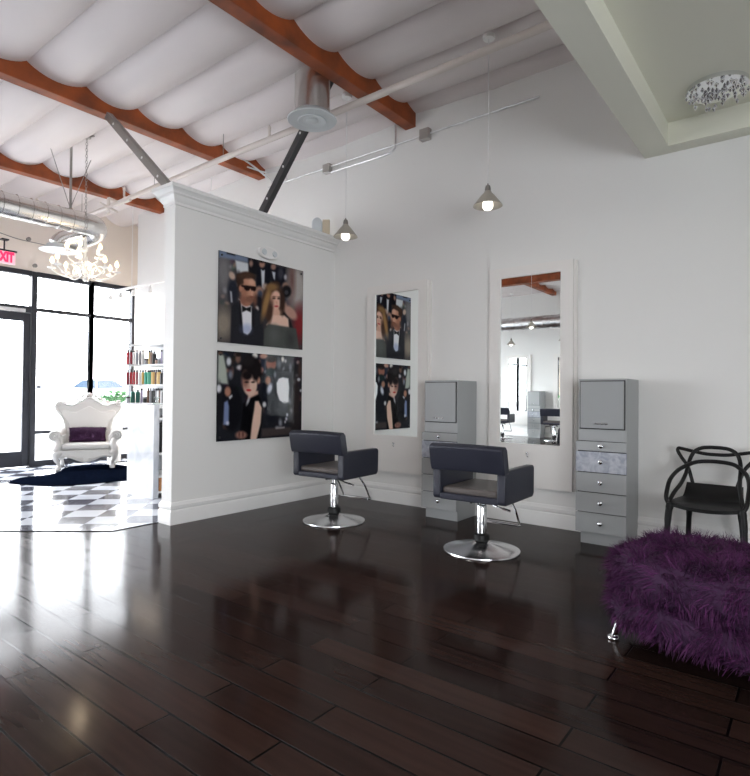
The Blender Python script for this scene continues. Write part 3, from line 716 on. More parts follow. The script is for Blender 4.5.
# ------------------------------------------------------------------ Starck-like interlaced armchair
def wire_armchair(loc, rz):
    t = thing('armchair', 'black plastic armchair with interlaced looping back against the wall behind the ottoman', 'chair', loc, rz)
    b = B(); NX, NY = 16, 14; top = []; bot = []
    for j in range(NY+1):
        v = j/NY; y = -.205+.405*v; hw = .245-.055*v-.03*max(0, (.12-v)/.12)**2
        lip = max(0, (v-.78)/.22); zl = .47+.10*lip**1.6; y -= .0
        a, c = [], []
        for i in range(NX+1):
            u = -1+2*i/NX
            fr = -.018*(abs(u)**3)*0
            z = zl-.018*(1-u*u)*(1-lip)+(-.012*max(0, (.15-v)/.15)**2)
            yy = y-(.03*(1-u*u) if j == 0 else 0)*1
            a.append(b.verts.new((u*hw, yy, z))); c.append(b.verts.new((u*hw*.985, yy+(.012 if j == NY else 0), z-.026)))
        top.append(a); bot.append(c)
    for j in range(NY):
        for i in range(NX):
            b.faces.new([top[j][i], top[j][i+1], top[j+1][i+1], top[j+1][i]]); b.faces.new([bot[j][i], bot[j+1][i], bot[j+1][i+1], bot[j][i+1]])
    for j in range(NY):
        b.faces.new([top[j][0], top[j+1][0], bot[j+1][0], bot[j][0]]); b.faces.new([top[j][NX], bot[j][NX], bot[j+1][NX], top[j+1][NX]])
    for i in range(NX):
        b.faces.new([top[0][i], bot[0][i], bot[0][i+1], top[0][i+1]]); b.faces.new([top[NY][i], top[NY][i+1], bot[NY][i+1], bot[NY][i]])
    obj('seat', b, M['blackplastic'], t, ang=60)
    def mirrored(half):  # half runs from the left end to the middle (x=0)
        return half+[(-x, y, z) for x, y, z in half[-2::-1]]
    arm = [(-.238, -.195, .455), (-.254, -.18, .49), (-.258, -.13, .55), (-.254, -.05, .615), (-.226, .07, .672), (-.17, .165, .712), (-.11, .222, .735), (0, .238, .743)]
    ears = [(-.145, .205, .545), (-.16, .215, .60), (-.19, .235, .69), (-.240, .252, .76), (-.266, .258, .805), (-.264, .26, .828), (-.240, .26, .828), (-.14, .258, .808), (-.07, .256, .797), (0, .255, .795)]
    arch = [(-.235, -.185, .46), (-.215, -.11, .525), (-.192, .0, .58), (-.180, .10, .64), (-.176, .17, .70), (-.165, .215, .765), (-.140, .238, .815), (-.095, .248, .842), (-.045, .25, .85), (0, .25, .851)]
    for nm, h, r in (('arm_loop', arm, .0155), ('eared_back_rail', ears, .0135), ('arched_back_rail', arch, .0145)):
        b = B(); tube(b, smooth_path(mirrored(h), 5), r, 10); obj(nm, b, M['blackplastic'], t, ang=80)
    for s in (-1, 1):
        b = B(); tube(b, smooth_path([(s*.225, -.18, .455), (s*.238, -.19, .36), (s*.247, -.205, .15), (s*.252, -.215, 0)]), [.027]*4+[.024]*4+[.021]*5+[.018]*6, 10); obj('leg', b, M['blackplastic'], t)
        b = B(); tube(b, smooth_path([(s*.16, .19, .47), (s*.172, .205, .36), (s*.185, .235, .15), (s*.192, .25, 0)]), [.024]*4+[.022]*4+[.019]*5+[.016]*6, 10); obj('leg', b, M['blackplastic'], t)
    return t
wire_armchair((-.612, 4.87, 0), radians(-2))

# ------------------------------------------------------------------ fur
def fur_mesh(name, P, N, length, width, parent, m, seed, droop=.55, clump=.09, parts=3):
    r = np.random.default_rng(seed); n = len(P)
    # clump directions shared by neighbouring roots
    cell = np.floor(P/clump).astype(int)
    h = (cell[:, 0]*73856093) ^ (cell[:, 1]*19349663) ^ (cell[:, 2]*83492791)
    ang = (h % 1000)/1000*2*pi; el = ((h//1000) % 1000)/1000*2*pi
    cd = np.stack([np.cos(ang)*np.cos(el), np.sin(ang)*np.cos(el), np.sin(el)*.6], 1)
    d = N*.75+cd*.75+r.normal(0, .28, (n, 3)); d /= np.linalg.norm(d, axis=1)[:, None]
    L = length*(.6+.6*r.random(n)); g = np.array([0, 0, -1.])
    side = np.cross(d, r.normal(0, 1, (n, 3))); side /= np.linalg.norm(side, axis=1)[:, None]
    V = []; p = P-N*.004; cur = d.copy(); tone = .35*((h//7) % 100)/100+.75*r.random(n)**1.4
    for k in range(parts+1):
        w = width*(1-.85*k/parts)
        V.append(p-side*w/2); V.append(p+side*w/2)
        cur = cur+(g*droop+cd*.25)/parts; cur /= np.linalg.norm(cur, axis=1)[:, None]
        p = p+cur*(L/parts)[:, None]
    per = 2*(parts+1); V = np.stack(V, 1).reshape(-1, 3)
    base = np.arange(n)[:, None]*per
    F = np.concatenate([base+np.array([[2*k, 2*k+1, 2*k+3, 2*k+2]]) for k in range(parts)], 0)
    me = bpy.data.meshes.new(name); me.from_pydata(V.tolist(), [], F.tolist()); me.materials.append(m)
    a = me.color_attributes.new('strand', 'FLOAT_COLOR', 'POINT')
    tt = np.repeat(tone, per); tt = np.clip(tt, 0, 1)
    a.data.foreach_set('color', np.stack([tt, tt, tt, np.ones_like(tt)], 1).astype(np.float32).ravel())
    me.shade_smooth(); o = bpy.data.objects.new(name, me); COL.objects.link(o); o.parent = parent; me.update()
    o['kind'] = 'stuff'
    return o

def rounded_body(hx, hy, prof, nseg=64, ex=3.2):
    """superellipse footprint, prof = [(inset, z)]; returns verts rings"""
    rings = []
    for ins, z in prof:
        ring = []
        for k in range(nseg):
            a = 2*pi*k/nseg; c, s = cos(a), sin(a)
            ring.append(((hx-ins)*math.copysign(abs(c)**(2/ex), c), (hy-ins)*math.copysign(abs(s)**(2/ex), s), z))
        rings.append(ring)
    return rings
def body_from_rings(rings):
    b = B(); R = [[b.verts.new(p) for p in ring] for ring in rings]; n = len(R[0])
    for r0, r1 in zip(R, R[1:]):
        for k in range(n): b.faces.new([r0[k], r0[(k+1) % n], r1[(k+1) % n], r1[k]])
    b.faces.new(R[0][::-1]); b.faces.new(R[-1]); return b
def sample_surface(b, n, seed, zmin=-9):
    r = np.random.default_rng(seed); bmesh.ops.recalc_face_normals(b, faces=b.faces); b.normal_update()
    tri = bmesh.ops.triangulate(b, faces=b.faces[:])
    A = np.array([[v.co[:] for v in f.verts] for f in b.faces]); Nf = np.array([f.normal[:] for f in b.faces])
    ar = np.linalg.norm(np.cross(A[:, 1]-A[:, 0], A[:, 2]-A[:, 0]), axis=1)
    i = r.choice(len(ar), n, p=ar/ar.sum()); s = np.sqrt(r.random(n)); t = r.random(n)
    P = A[i, 0]*(1-s)[:, None]+A[i, 1]*(s*(1-t))[:, None]+A[i, 2]*(s*t)[:, None]
    return P, Nf[i]

OT = thing('ottoman', 'shaggy dark purple ottoman on short chrome legs at the front right', 'ottoman', (-.285, 3.17, 0), radians(-14))
prof = [(.08, .115), (.03, .12), (.008, .15), (0, .20), (.012, .255), (.045, .275), (.012, .295), (0, .36), (.012, .42), (.05, .46), (.12, .485), (.3, .495)]
rings = rounded_body(.53, .41, prof)
obj('cushion_body', body_from_rings(rings), M['purple'], OT, ang=80)
P, N = sample_surface(body_from_rings(rings), 36000, 3)
keep = P[:, 2] > .125
fur_mesh('fur', P[keep], N[keep], .058, .0048, OT, M['fur'], 5, droop=.95)
for sx, sy in ((-.48, -.24), (.42, -.33), (.42, .33), (-.42, .33)):
    b = B()
    ax, ay = sx*.93, sy*.93
    tube(b, smooth_path([(ax, ay, .135), (ax*1.02, ay*1.02, .10), (ax*1.05, ay*1.05, .055), (ax*1.08, ay*1.08, .012)]), [.026-.0008*i for i in range(19)], 14)
    lathe(b, [(.012, .022), (.026, .018), (.03, .008), (.026, 0), (.01, 0)], (ax*1.08, ay*1.08, 0), 16)
    obj('leg', b, M['chrome'], OT, ang=60)

# ------------------------------------------------------------------ white baroque armchair
AC = thing('baroque_armchair', 'white baroque armchair with carved crest in front of the storefront window', 'chair', (-9.462, 4.462, 0), radians(61))
AC.scale = (1.05, 1, 1)
def A_(name, b, **k): return obj(name, b, M['chairwhite'], AC, **k)
half = [(.315, .34), (.33, .50), (.345, .66), (.375, .80), (.440, .89), (.485, .95), (.495, 1.01), (.475, 1.055), (.430, 1.068), (.375, 1.055), (.32, 1.025), (.25, 1.02), (.205, 1.03), (.165, 1.058), (.125, 1.085), (.075, 1.115), (.035, 1.14), (0, 1.15)]
outl = half+[(-x, z) for x, z in half[-2::-1]]
b = B(); prism(b, outl, lambda a, c, d: (a, .235+d+(c-.34)*.16, c), 0, .085); A_('backrest', b, bevel=.018, bseg=3, ang=50)
inner = [(x*.80, .40+(z-.34)*.74) for x, z in half]; inner = inner+[(-x, z) for x, z in inner[-2::-1]]
b = B(); prism(b, inner, lambda a, c, d: (a, .235+d+(c-.34)*.16, c), -.012, .01); A_('back_pad', b, bevel=.018, bseg=3, ang=50)
rim = [(x*.965, .235-.008+(z-.34)*.16, .36+(z-.34)*.965) for x, z in outl]
b = B(); tube(b, rim, .017, 10); A_('back_rim', b, ang=80)
# crest scrolls
def spiral(cx, cz, r0, turns, s, y, a0=0.):
    return [(cx+s*r0*(1-.75*k/28)*cos(a0+turns*2*pi*k/28), y, cz+r0*(1-.75*k/28)*sin(a0+turns*2*pi*k/28)) for k in range(29)]
b = B()
for s in (-1, 1):
    tube(b, spiral(s*.075, 1.155, .045, 1.3, s, .36, pi*.1), .011, 8); tube(b, spiral(s*.165, 1.105, .034, 1.3, s, .36, pi*.2), .010, 8)
    tube(b, spiral(s*.435, 1.045, .05, 1.4, s, .34, pi*.3), .012, 8); tube(b, spiral(s*.27, 1.065, .03, 1.2, -s, .355, 0), .009, 8)
    tube(b, smooth_path([(s*.02, .36, 1.20), (s*.06, .36, 1.215), (s*.11, .36, 1.165), (s*.2, .355, 1.10), (s*.30, .35, 1.06), (s*.38, .345, 1.085)]), .012, 8)
lathe(b, [(.005, -.02), (.03, -.012), (.036, 0), (.03, .012), (.005, .02)], (0, .355, 1.195), 16, 'y', 1, 1.2)
A_('crest', b, ang=70)
# arms with rolled scroll fronts
for s in (-1, 1):
    b = B()
    sec = [(-.085, .0), (-.06, .06), (0, .085), (.06, .06), (.085, 0), (.06, -.06), (.0, -.085), (-.06, -.06)]
    tube(b, smooth_path([(s*.375, .27, .60), (s*.40, .12, .565), (s*.415, -.1, .55), (s*.42, -.26, .545)], 6), [.07]*4+[.08]*6+[.088]*9, 18)
    box(b, s*.345-.035, s*.345+.035, -.24, .27, .30, .545)
    arm = A_('armrest', b, bevel=.01, ang=60)
    b = B(); tube(b, spiral(s*.42, .545, .08, 2.1, s, -.272, -pi/2), .011, 8); lathe(b, [(.004, -.02), (.018, -.012), (.02, 0)], (s*.42, -.268, .545), 12, 'y'); obj('scroll', b, M['chairwhite'], arm, ang=70)
    b = B(); tube(b, smooth_path([(s*.40, -.245, .475), (s*.375, -.262, .42), (s*.385, -.272, .36), (s*.41, -.27, .30)]), [.045]*7+[.05]*6+[.055]*6, 12); A_('arm_post', b, ang=70)
b = B(); box(b, -.335, .335, -.285, .25, .315, .415); A_('seat_cushion', b, bevel=.04, bseg=4)
low = [(-.40, .31), (.40, .31), (.40, .22), (.33, .17), (.27, .20), (.20, .185), (.13, .15), (.06, .125), (0, .105), (-.06, .125), (-.13, .15), (-.20, .185), (-.27, .20), (-.33, .17), (-.40, .22)]
b = B(); prism(b, low, lambda a, c, d: (a, d, c), -.29, -.25); ap = A_('apron', b, bevel=.008)
b = B()
for s in (-1, 1):
    tube(b, smooth_path([(s*.02, -.295, .135), (s*.08, -.297, .165), (s*.16, -.297, .20), (s*.26, -.295, .225), (s*.36, -.295, .205)]), .010, 8); tube(b, spiral(s*.05, .165, .026, 1.2, s, -.297, 0), .008, 8)
obj('apron_scroll', b, M['chairwhite'], ap, ang=70)
b = B(); box(b, -.39, .39, -.25, .28, .22, .315); A_('seat_rail', b, bevel=.02)
for sx in (-1, 1):
    for sy, y in ((-1, -.25), (1, .24)):
        x = sx*.37; k = 1 if sy < 0 else .85
        b = B(); tube(b, smooth_path([(x, y, .30), (x+sx*.03*k, y-.02, .235), (x+sx*.028*k, y-.03*(1 if sy < 0 else -1), .17), (x-sx*.004, y-.012, .10), (x-sx*.005, y-.01, .045), (x+sx*.01, y-.028*(1 if sy < 0 else -1), .0)], 6), [.062, .066, .07, .072, .07, .066, .06, .054, .048, .044, .04, .037, .034, .032, .030, .028, .027, .026, .025, .025, .026, .028, .031, .034, .036, .038, .038, .036, .034, .032, .03][:31], 14); A_('leg', b, ang=80)
# purple cushion on it
CU = thing('throw_cushion', 'plum purple furry rectangular cushion on the white baroque armchair', 'cushion', (-9.462, 4.462, 0), radians(61))
b = B(); NX, NZ = 18, 10; fr, bk = [], []
for j in range(NZ+1):
    a, c = [], []
    for i in range(NX+1):
        u, v = -1+2*i/NX, -1+2*j/NZ; th = .062*((1-u**4)*(1-v**4))**.6+.004
        pin = 1-.05*(1-abs(v))*abs(u)**6
        x, z = u*.275*pin, .535+v*.115*(1-.06*(1-u*u)*-.6); y0 = .115+(z-.43)*.12
        a.append(b.verts.new((x, y0-th-.03, z))); c.append(b.verts.new((x, y0+th-.03, z)))
    fr.append(a); bk.append(c)
for g_ in (fr, bk):
    for j in range(NZ):
        for i in range(NX): b.faces.new([g_[j][i], g_[j][i+1], g_[j+1][i+1], g_[j+1][i]])
for j in range(NZ):
    for i in (0, NX): b.faces.new([fr[j][i], fr[j+1][i], bk[j+1][i], bk[j][i]])
for i in range(NX):
    for j in (0, NZ): b.faces.new([fr[j][i], fr[j][i+1], bk[j][i+1], bk[j][i]])
bb = b.copy(); obj('cushion_cover', b, M['purple'], CU, ang=80)
P, N = sample_surface(bb, 5000, 8); bb.free()
fur_mesh('fur', P, N, .026, .0045, CU, M['furc'], 9, droop=.35, clump=.05)
# dark rug under the armchair
pts = [(-8.62, 3.02), (-8.05, 3.18), (-7.75, 3.55), (-7.65, 4.1), (-7.7, 4.6), (-8.0, 4.95), (-8.6, 5.0), (-9.3, 4.95), (-9.75, 4.6), (-9.6, 4.2), (-9.25, 3.95), (-9.0, 3.7), (-8.95, 3.3)]
sp = smooth_path([(x, y, 0) for x, y in pts]+[(pts[0][0], pts[0][1], 0)], 5)[:-1]
b = B(); prism(b, [(p.x, p.y) for p in sp], lambda a, c, d: (a, c, d), .001, .012); tag(obj('rug', b, M['rug']), 'dark navy rug of irregular outline under the white armchair', 'rug')

# ------------------------------------------------------------------ reception desk (marble end)
DK = thing('reception_desk', 'reception desk with white marble end panel at the partition', 'desk', (-6.355, 3.62, 0))
b = B(); box(b, -.295, .295, 0, .07, 0, 1.10); obj('marble_end_panel', b, M['marble'], DK, bevel=.003)
b = B(); box(b, -.295, .26, .07, 1.45, 1.055, 1.10); obj('counter_top', b, M['whitegloss'], DK, bevel=.003)
b = B(); box(b, -.29, -.25, .07, 1.45, 0, 1.055); obj('front_panel', b, M['marble'], DK)
b = B(); box(b, -.25, .25, 1.41, 1.45, 0, 1.055); obj('inner_end_panel', b, M['whitegloss'], DK)
for z in (.06, .245, .515, .93):
    b = B(); box(b, -.25, .235, .07, 1.41, z-.012, z+.012); obj('shelf', b, M['whitegloss'], DK)
b = B(); box(b, -.20, .225, .12, .62, .257, .42); bk = tag(obj('basket', b, M['wicker'], None, bevel=.012), 'brown woven basket on the lower shelf inside the marble desk', 'basket')
bk.location = (-6.355, 3.62, 0); bk.data.transform(Matrix.Translation((0, 0, -.185)))
b = B(); box(b, -.18, .20, .10, .56, .53, .86); box(b, -.16, .205, .14, .52, .60, .80)
tw = thing('computer_tower', 'black computer tower on the middle shelf inside the marble desk', 'computer', (-6.355, 3.62, 0)); obj('case', b, M['blackplastic'], tw, bevel=.006)
b = B(); box(b, .205, .209, .20, .46, .62, .64); obj('disc_slot', b, M['strut'], tw)
b = B(); lathe(b, [(.05, 0), (.052, .004), (.045, .02), (.012, .03), (.01, .05), (.03, .075), (.033, .09), (.028, .092)], (-6.15, 3.70, 1.10), 18); tag(obj('glass_dish', b, M['bottleglass']), 'small clear stemmed dish on top of the marble desk', 'dish')

# ------------------------------------------------------------------ product shelves in the corner
SX, SD = -8.92, .24
SH = thing('corner_shelf', 'white corner shelves of hair products beside the storefront', 'shelf', (SX, YW, 0))
b = B(); box(b, 0, 1.5, -.03, -.001, .9, 2.05); obj('back_panel', b, M['shelfwhite'], SH)
levels = [1.075, 1.375, 1.70, 2.03]
for z in levels:
    b = B(); prism(b, [(0, -.03), (0, -.56), (.05, -.56), (SD, -.33), (1.5, -.27), (1.5, -.03)], lambda a, c, d: (a, c, d), z-.022, z); obj('shelf', b, M['shelfwhite'], SH)
b = B(); box(b, 0.0, 1.5, -.28, -.031, 0, .95); obj('base_cabinet', b, M['shelfwhite'], SH)

def bottle_mesh(kind):
    b, c = B(), B()
    if kind == 'tall':
        lathe(b, [(.018, 0), (.024, .003), (.024, .15), (.018, .165), (.011, .17)], seg=14); lathe(c, [(.012, .168), (.0125, .20), (.009, .203)], seg=12)
    elif kind == 'slim':
        lathe(b, [(.014, 0), (.019, .003), (.019, .165), (.016, .17)], seg=14); lathe(c, [(.017, .17), (.017, .195), (.012, .198)], seg=12)
    elif kind == 'wide':
        lathe(b, [(.03, 0), (.036, .004), (.036, .13), (.028, .15), (.013, .155)], seg=16); lathe(c, [(.014, .153), (.015, .175), (.005, .18), (.005, .20), (.02, .2), (.02, .205)], seg=12)
    else:
        lathe(b, [(.026, 0), (.032, .003), (.032, .055), (.03, .06)], seg=16); lathe(c, [(.033, .06), (.033, .08), (.028, .083)], seg=16)
    return b, c
bm_cache = {}
def bottle(kind, colname, bodymat, capmat, loc, label, group):
    t = thing('product_bottle', label, 'bottle', loc, 0, group); t.scale = (.98, .98, 1.2)
    if kind not in bm_cache:
        b, c = bottle_mesh(kind); bm_cache[kind] = (b, c)
    b, c = bm_cache[kind]; obj('bottle_body', b.copy(), bodymat, t); obj('cap', c.copy(), capmat, t)
    return t
bc = {}
for nme, rgb in dict(red=(176, 44, 56), crimson=(132, 34, 50), white=(225, 225, 225), silver=(150, 152, 158), taupe=(150, 124, 110), black=(22, 22, 24), teal=(60, 160, 140), mint=(110, 190, 160), gold=(196, 160, 84), cream=(222, 196, 140), green=(24, 92, 80), grey=(130, 130, 134), brown=(96, 66, 46), lilac=(150, 140, 170)).items():
    bc[nme] = mat('bottle_'+nme, srgb(*rgb), .3)
rows = {
 1.70: ('top', [('red', 'tall'), ('crimson', 'slim'), ('white', 'slim'), ('silver', 'tall'), ('grey', 'slim'), ('white', 'tall'), ('silver', 'jar'), ('cream', 'slim'), ('taupe', 'tall'), ('black', 'wide'), ('taupe', 'jar'), ('grey', 'jar'), ('lilac', 'slim'), ('silver', 'slim'), ('gold', 'tall'), ('cream', 'tall')]),
 1.375: ('middle', [('crimson', 'tall'), ('red', 'tall'), ('red', 'slim'), ('crimson', 'slim'), ('white', 'tall'), ('gold', 'slim'), ('teal', 'tall'), ('mint', 'slim'), ('teal', 'slim'), ('cream', 'slim'), ('gold', 'tall'), ('brown', 'tall'), ('cream', 'tall'), ('gold', 'slim'), ('black', 'wide'), ('black', 'wide')]),
 1.075: ('lowest', [('silver', 'jar'), ('green', 'wide'), ('green', 'wide'), ('lilac', 'slim'), ('black', 'jar'), ('brown', 'tall'), ('grey', 'tall'), ('black', 'tall'), ('black', 'slim'), ('grey', 'slim'), ('white', 'tall'), ('brown', 'slim'), ('white', 'slim'), ('black', 'wide'), ('black', 'tall'), ('taupe', 'tall')])}
ordw = ['first', 'second', 'third', 'fourth', 'fifth', 'sixth', 'seventh', 'eighth', 'ninth', 'tenth', 'eleventh', 'twelfth', 'thirteenth', 'fourteenth', 'fifteenth', 'sixteenth']
line = smooth_path([(.06, -.50, 0), (.10, -.40, 0), (.16, -.30, 0), (.30, -.22, 0), (.55, -.19, 0), (1.0, -.17, 0)], 12)
Lc = [0]
for a, c in zip(line, line[1:]): Lc.append(Lc[-1]+(c-a).length)
def along(s):
    for k in range(len(line)-1):
        if Lc[k+1] >= s: f_ = (s-Lc[k])/(Lc[k+1]-Lc[k]); return line[k].lerp(line[k+1], f_)
    return line[-1]
for z, (nm, items) in rows.items():
    run = .0
    for i, (cn, kd) in enumerate(items):
        rad_ = dict(tall=.024, slim=.019, wide=.036, jar=.033)[kd]; run += rad_+.002; p = along(run); run += rad_+.002
        cap = bc['black'] if (cn not in ('black', 'silver', 'grey') or i % 3 == 0) else bc['silver']
        kindw = dict(tall='bottle', slim='slim bottle', wide='pump bottle', jar='jar')[kd]
        bottle(kd, cn, bc[cn], cap, (SX+p.x, YW+p.y, z), '%s hair product %s, %s from the window end of the %s filled corner shelf' % (cn, kindw, ordw[i], nm), 'hair products on the %s filled shelf' % nm)

# potted palm behind the armchair
PL = thing('potted_palm', 'small green palm in a white pot behind the armchair by the window', 'plant', (-9.93, 5.16, 0)); PL.scale = (.85, .85, 1.22)
b = B(); lathe(b, [(.12, 0), (.13, .005), (.17, .70), (.175, .72), (.16, .72), (.155, .69), (.02, .69)], seg=28); pot = obj('pot', b, M['whitegloss'], PL)
b = B(); lathe(b, [(.02, .68), (.152, .685), (.02, .69)], seg=24); obj('soil', b, M['soil'], pot)
b = B()
for k in range(15):
    a = 2*pi*k/15+.3*random.random(); ln = .26+.10*random.random(); up = .30+.16*random.random()
    pth = [Vector((cos(a)*ln*s, sin(a)*ln*s, .69+up*2*s-up*1.35*s*s)) for s in np.linspace(0, 1, 9)]
    tube(b, pth, .004, 5)
    for i in range(2, 9):
        d = (pth[i]-pth[i-1]).normalized(); sd = d.cross(Vector((0, 0, 1))).normalized()
        for s in (-1, 1):
            w = .13*sin(pi*(i-.5)/9)+.02; q = pth[i]
            tip = q+sd*s*w+d*.07-Vector((0, 0, .03)); m1 = q+sd*s*w*.5+d*.055; m2 = q+sd*s*w*.5+d*.018
            vs = [b.verts.new(v) for v in (q, m2, tip, m1)]; b.faces.new(vs)
obj('fronds', b, M['leaf'], PL, normals=False)

# ------------------------------------------------------------------ overhead: ducts, struts, pipes, conduits
def ribbed_tube(path, r, pitch=.12, seg=28):
    """round duct with raised lock-seam rings"""
    b = B(); P = [Vector(p) for p in path]; pts = []; rad = []
    for a, c in zip(P, P[1:]):
        L = (c-a).length; n = max(1, int(L/pitch))
        for k in range(n):
            t0 = k/n; e = .006/L
            for t, rr in ((t0, r), (t0+1/n-2*e, r), (t0+1/n-1.4*e, r+.004), (t0+1/n-.6*e, r+.004)):
                pts.append(a.lerp(c, min(max(t, 0), 1))); rad.append(rr+(.004 if rr > r else 0))
    pts.append(P[-1]); rad.append(r)
    tube(b, pts, rad, seg); return b
DU = thing('spiral_duct', 'shiny round spiral duct hanging above the front seating area', 'duct', (-7.62, 3.4, 3.47))
obj('duct_run', ribbed_tube([(0, -6.3, 0), (0, .10, 0)], .145, .16), M['duct'], DU)
b = B(); el = smooth_path([(0, .06, 0), (0, .16, .0), (-.03, .26, -.01), (-.12, .305, -.045), (-.24, .25, -.09), (-.32, .12, -.15), (-.37, .02, -.21), (-.385, -.03, -.28)], 5)
tube(b, el, .145, 28); obj('elbow', b, M['duct'], DU, ang=60)
b = B(); lathe(b, [(.15, -.26), (.16, -.29), (.235, -.325), (.24, -.335), (.20, -.335), (.12, -.31), (.03, -.31)], (-.385, -.035, 0), 32); df = obj('diffuser', b, M['diffuser'], DU)
b = B(); lathe(b, [(.02, -.335), (.10, -.335), (.15, -.325), (.02, -.322)], (-.385, -.035, 0), 28); obj('diffuser_core', b, M['whitegloss'], df)
b = B(); box(b, .12-.14-.012, .12-.14+.012, -.07, -.046, .14, .98); obj('hanger_rod', b, M['strut'], DU)
for s in (-1, 1):
    b = B(); tube(b, [(-.02, -.06, .16), (-.02+.0, -.06+s*.30, 1.0)], .005, 6); obj('brace_wire', b, M['strut'], DU)
D2 = thing('spiral_duct', 'long round spiral duct across the far side of the room, seen in the mirror', 'duct', (0, -4.0, 3.2))
obj('duct_run', ribbed_tube([(-9.0, 0, 0), (2.6, 0, 0)], .17, .2), M['steel'], D2)
for x in (-8, -5, -2, 1):
    b = B(); tube(b, [(x, 0, .15), (x, 0, 1.2)], .006, 6); obj('hanger_rod', b, M['strut'], D2)

# round ceiling diffuser on a drop
RD = thing('round_diffuser', 'round white air diffuser hanging above the partition end', 'vent', (-3.855, 3.93, 3.9))
b = B(); lathe(b, [(.21, .004), (.235, .0), (.24, .008), (.235, .016), (.19, .045), (.17, .075), (.155, .075), (.165, .05), (.185, .025)], seg=40); obj('outer_ring', b, M['diffuser'], RD, ang=60)
b = B(); lathe(b, [(.07, .012), (.10, .0), (.135, -.008), (.14, -.002), (.115, .016), (.085, .05), (.075, .05)], seg=36); obj('inner_cone', b, M['diffuser'], RD, ang=60)
b = B(); lathe(b, [(.01, -.006), (.05, -.004), (.062, .002), (.05, .018), (.01, .02)], seg=24); obj('centre_disc', b, M['diffuser'], RD, ang=60)
b = B(); lathe(b, [(.15, .07), (.172, .07), (.172, .44), (.15, .44)], seg=32); obj('duct_drop', b, M['duct'], RD)
b = B(); lathe(b, [(.02, .076), (.154, .076), (.154, .08), (.02, .08)], seg=28); lathe(b, [(.142, .016), (.186, .016), (.186, .02), (.142, .02)], seg=32); lathe(b, [(.064, .008), (.082, .008), (.082, .012), (.064, .012)], seg=28); obj('throat_shade', b, M['shadedsteel'], RD)  # dark rings stand in for shade in the diffuser's gaps

def strut(label, p0, p1, w=.062, m='strut'):
    p0, p1 = Vector(p0), Vector(p1); L = (p1-p0).length; d = (p1-p0).normalized()
    b = B(); box(b, -w/2, w/2, -w/2, w/2-.012, 0, L)
    t = thing('steel_strut', label, 'strut', p0, 0, 'steel braces from the partition top')
    o = obj('channel', b, M[m], t)
    side = Vector((0, 1, 0)); side = (side-d*side.dot(d)).normalized(); o.rotation_euler = Matrix((d.cross(side)*-1, side, d)).transposed().to_euler()
    for k in range(4):
        z = L*(.14+.24*k); h = B(); lathe(h, [(.001, -.004), (.013, -.004), (.013, 0), (.001, 0)], (0, -w/2, z), 14, 'y', 1, 1); hh = obj('slot', h, M['whiteplastic'] if k % 2 else M['cord'], t); hh.rotation_euler = o.rotation_euler
    return t
strut('grey steel brace rising from the free end of the partition to the beam', (-4.86, 3.045, 3.195), (-6.10, 3.06, 4.268), .075)
strut('steel brace with painted-in shade rising from the middle of the partition top', (-4.84, 4.14, 3.195), (-3.80, 4.14, 4.40), .075, 'shadedsteel')  # darker steel paints in this brace's shaded side

b = B(); tube(b, [(-9.9, 4.2, 3.99), (-6, 4.2, 4.06), (2.9, 4.2, 4.12)], .034, 14)
PI_ = thing('sprinkler_pipe', 'white painted sprinkler pipe running under the roof beams', 'pipe', (0, 0, 0)); obj('pipe', b, M['whitepipe'], PI_)
for x in (-4.78, -7.9):
    b = B(); tube(b, [(x, 4.2, 4.09), (x, 4.2, 4.17)], .016, 10); lathe(b, [(.006, .0), (.02, .004), (.02, .03), (.012, .05), (.004, .06)], (x, 4.2, 4.17), 12); tube(b, [(x, 4.2, 4.07), (x+.10, 4.2, 4.05), (x+.14, 4.2, 4.06)], .014, 8); obj('sprinkler_head', b, M['whitepipe'], PI_)
for x in (-7.1, -5.6, -9.2):
    b = B(); tube(b, [(x, 4.2, 4.05), (x, 4.2, 4.48)], .004, 6); obj('hanger_rod', b, M['strut'], PI_)
# bracket of crossed white pipes near the storefront
b = B(); tube(b, [(-8.75, 4.05, 3.93), (-7.45, 4.05, 3.90)], .022, 10); tube(b, [(-8.05, 4.05, 4.05), (-8.05, 4.05, 3.83)], .022, 10); tube(b, [(-8.3, 4.05, 4.03), (-7.8, 4.05, 3.80)], .018, 10); tube(b, [(-8.05, 4.05, 4.05), (-8.05, 4.2, 4.02)], .02, 10)
tag(obj('pipe_bracket', b, M['whitepipe']), 'white painted pipe brace below the sprinkler pipe near the storefront', 'pipe')

def conduit(label, pts, r=.011, boxes=()):
    t = thing('conduit', label, 'conduit', (0, 0, 0)); b = B(); tube(b, pts, r, 8); obj('pipe', b, M['steel'], t)
    for x, z, s in boxes:
        b = B(); box(b, x-s, x+s, YW-.07, YW, z-s, z+s); obj('junction_box', b, M['jbox'], t, bevel=.004)
    return t
yc = YW-.022
conduit('straight metal conduit with two junction boxes high on the back wall', [(-6.0, yc, 4.115), (-2.1, yc, 4.15)], .011, ((-4.87, 4.10, .055), (-3.40, 4.13, .06)))
conduit('bent metal conduit dropping from the beam to the wall junction box', smooth_path([(-4.82, yc, 4.05), (-4.3, yc, 4.05), (-3.93, yc, 4.055), (-3.84, yc, 4.085), (-3.82, yc, 4.14), (-3.82, yc, 4.40)], 5), .012)
conduit('curved flexible conduit hanging from the beam end above the partition', smooth_path([(-6.075, 4.83, 4.41), (-6.05, 5.0, 4.36), (-6.0, 5.18, 4.27), (-5.93, yc, 4.18), (-5.88, yc, 4.05), (-5.86, yc, 3.93)], 6), .013)
conduit('second curved conduit from the beam end to the straight conduit', smooth_path([(-6.075, 4.95, 4.32), (-5.98, 5.2, 4.30), (-5.78, yc, 4.28), (-5.66, yc, 4.20), (-5.62, yc, 4.13)], 6), .011)
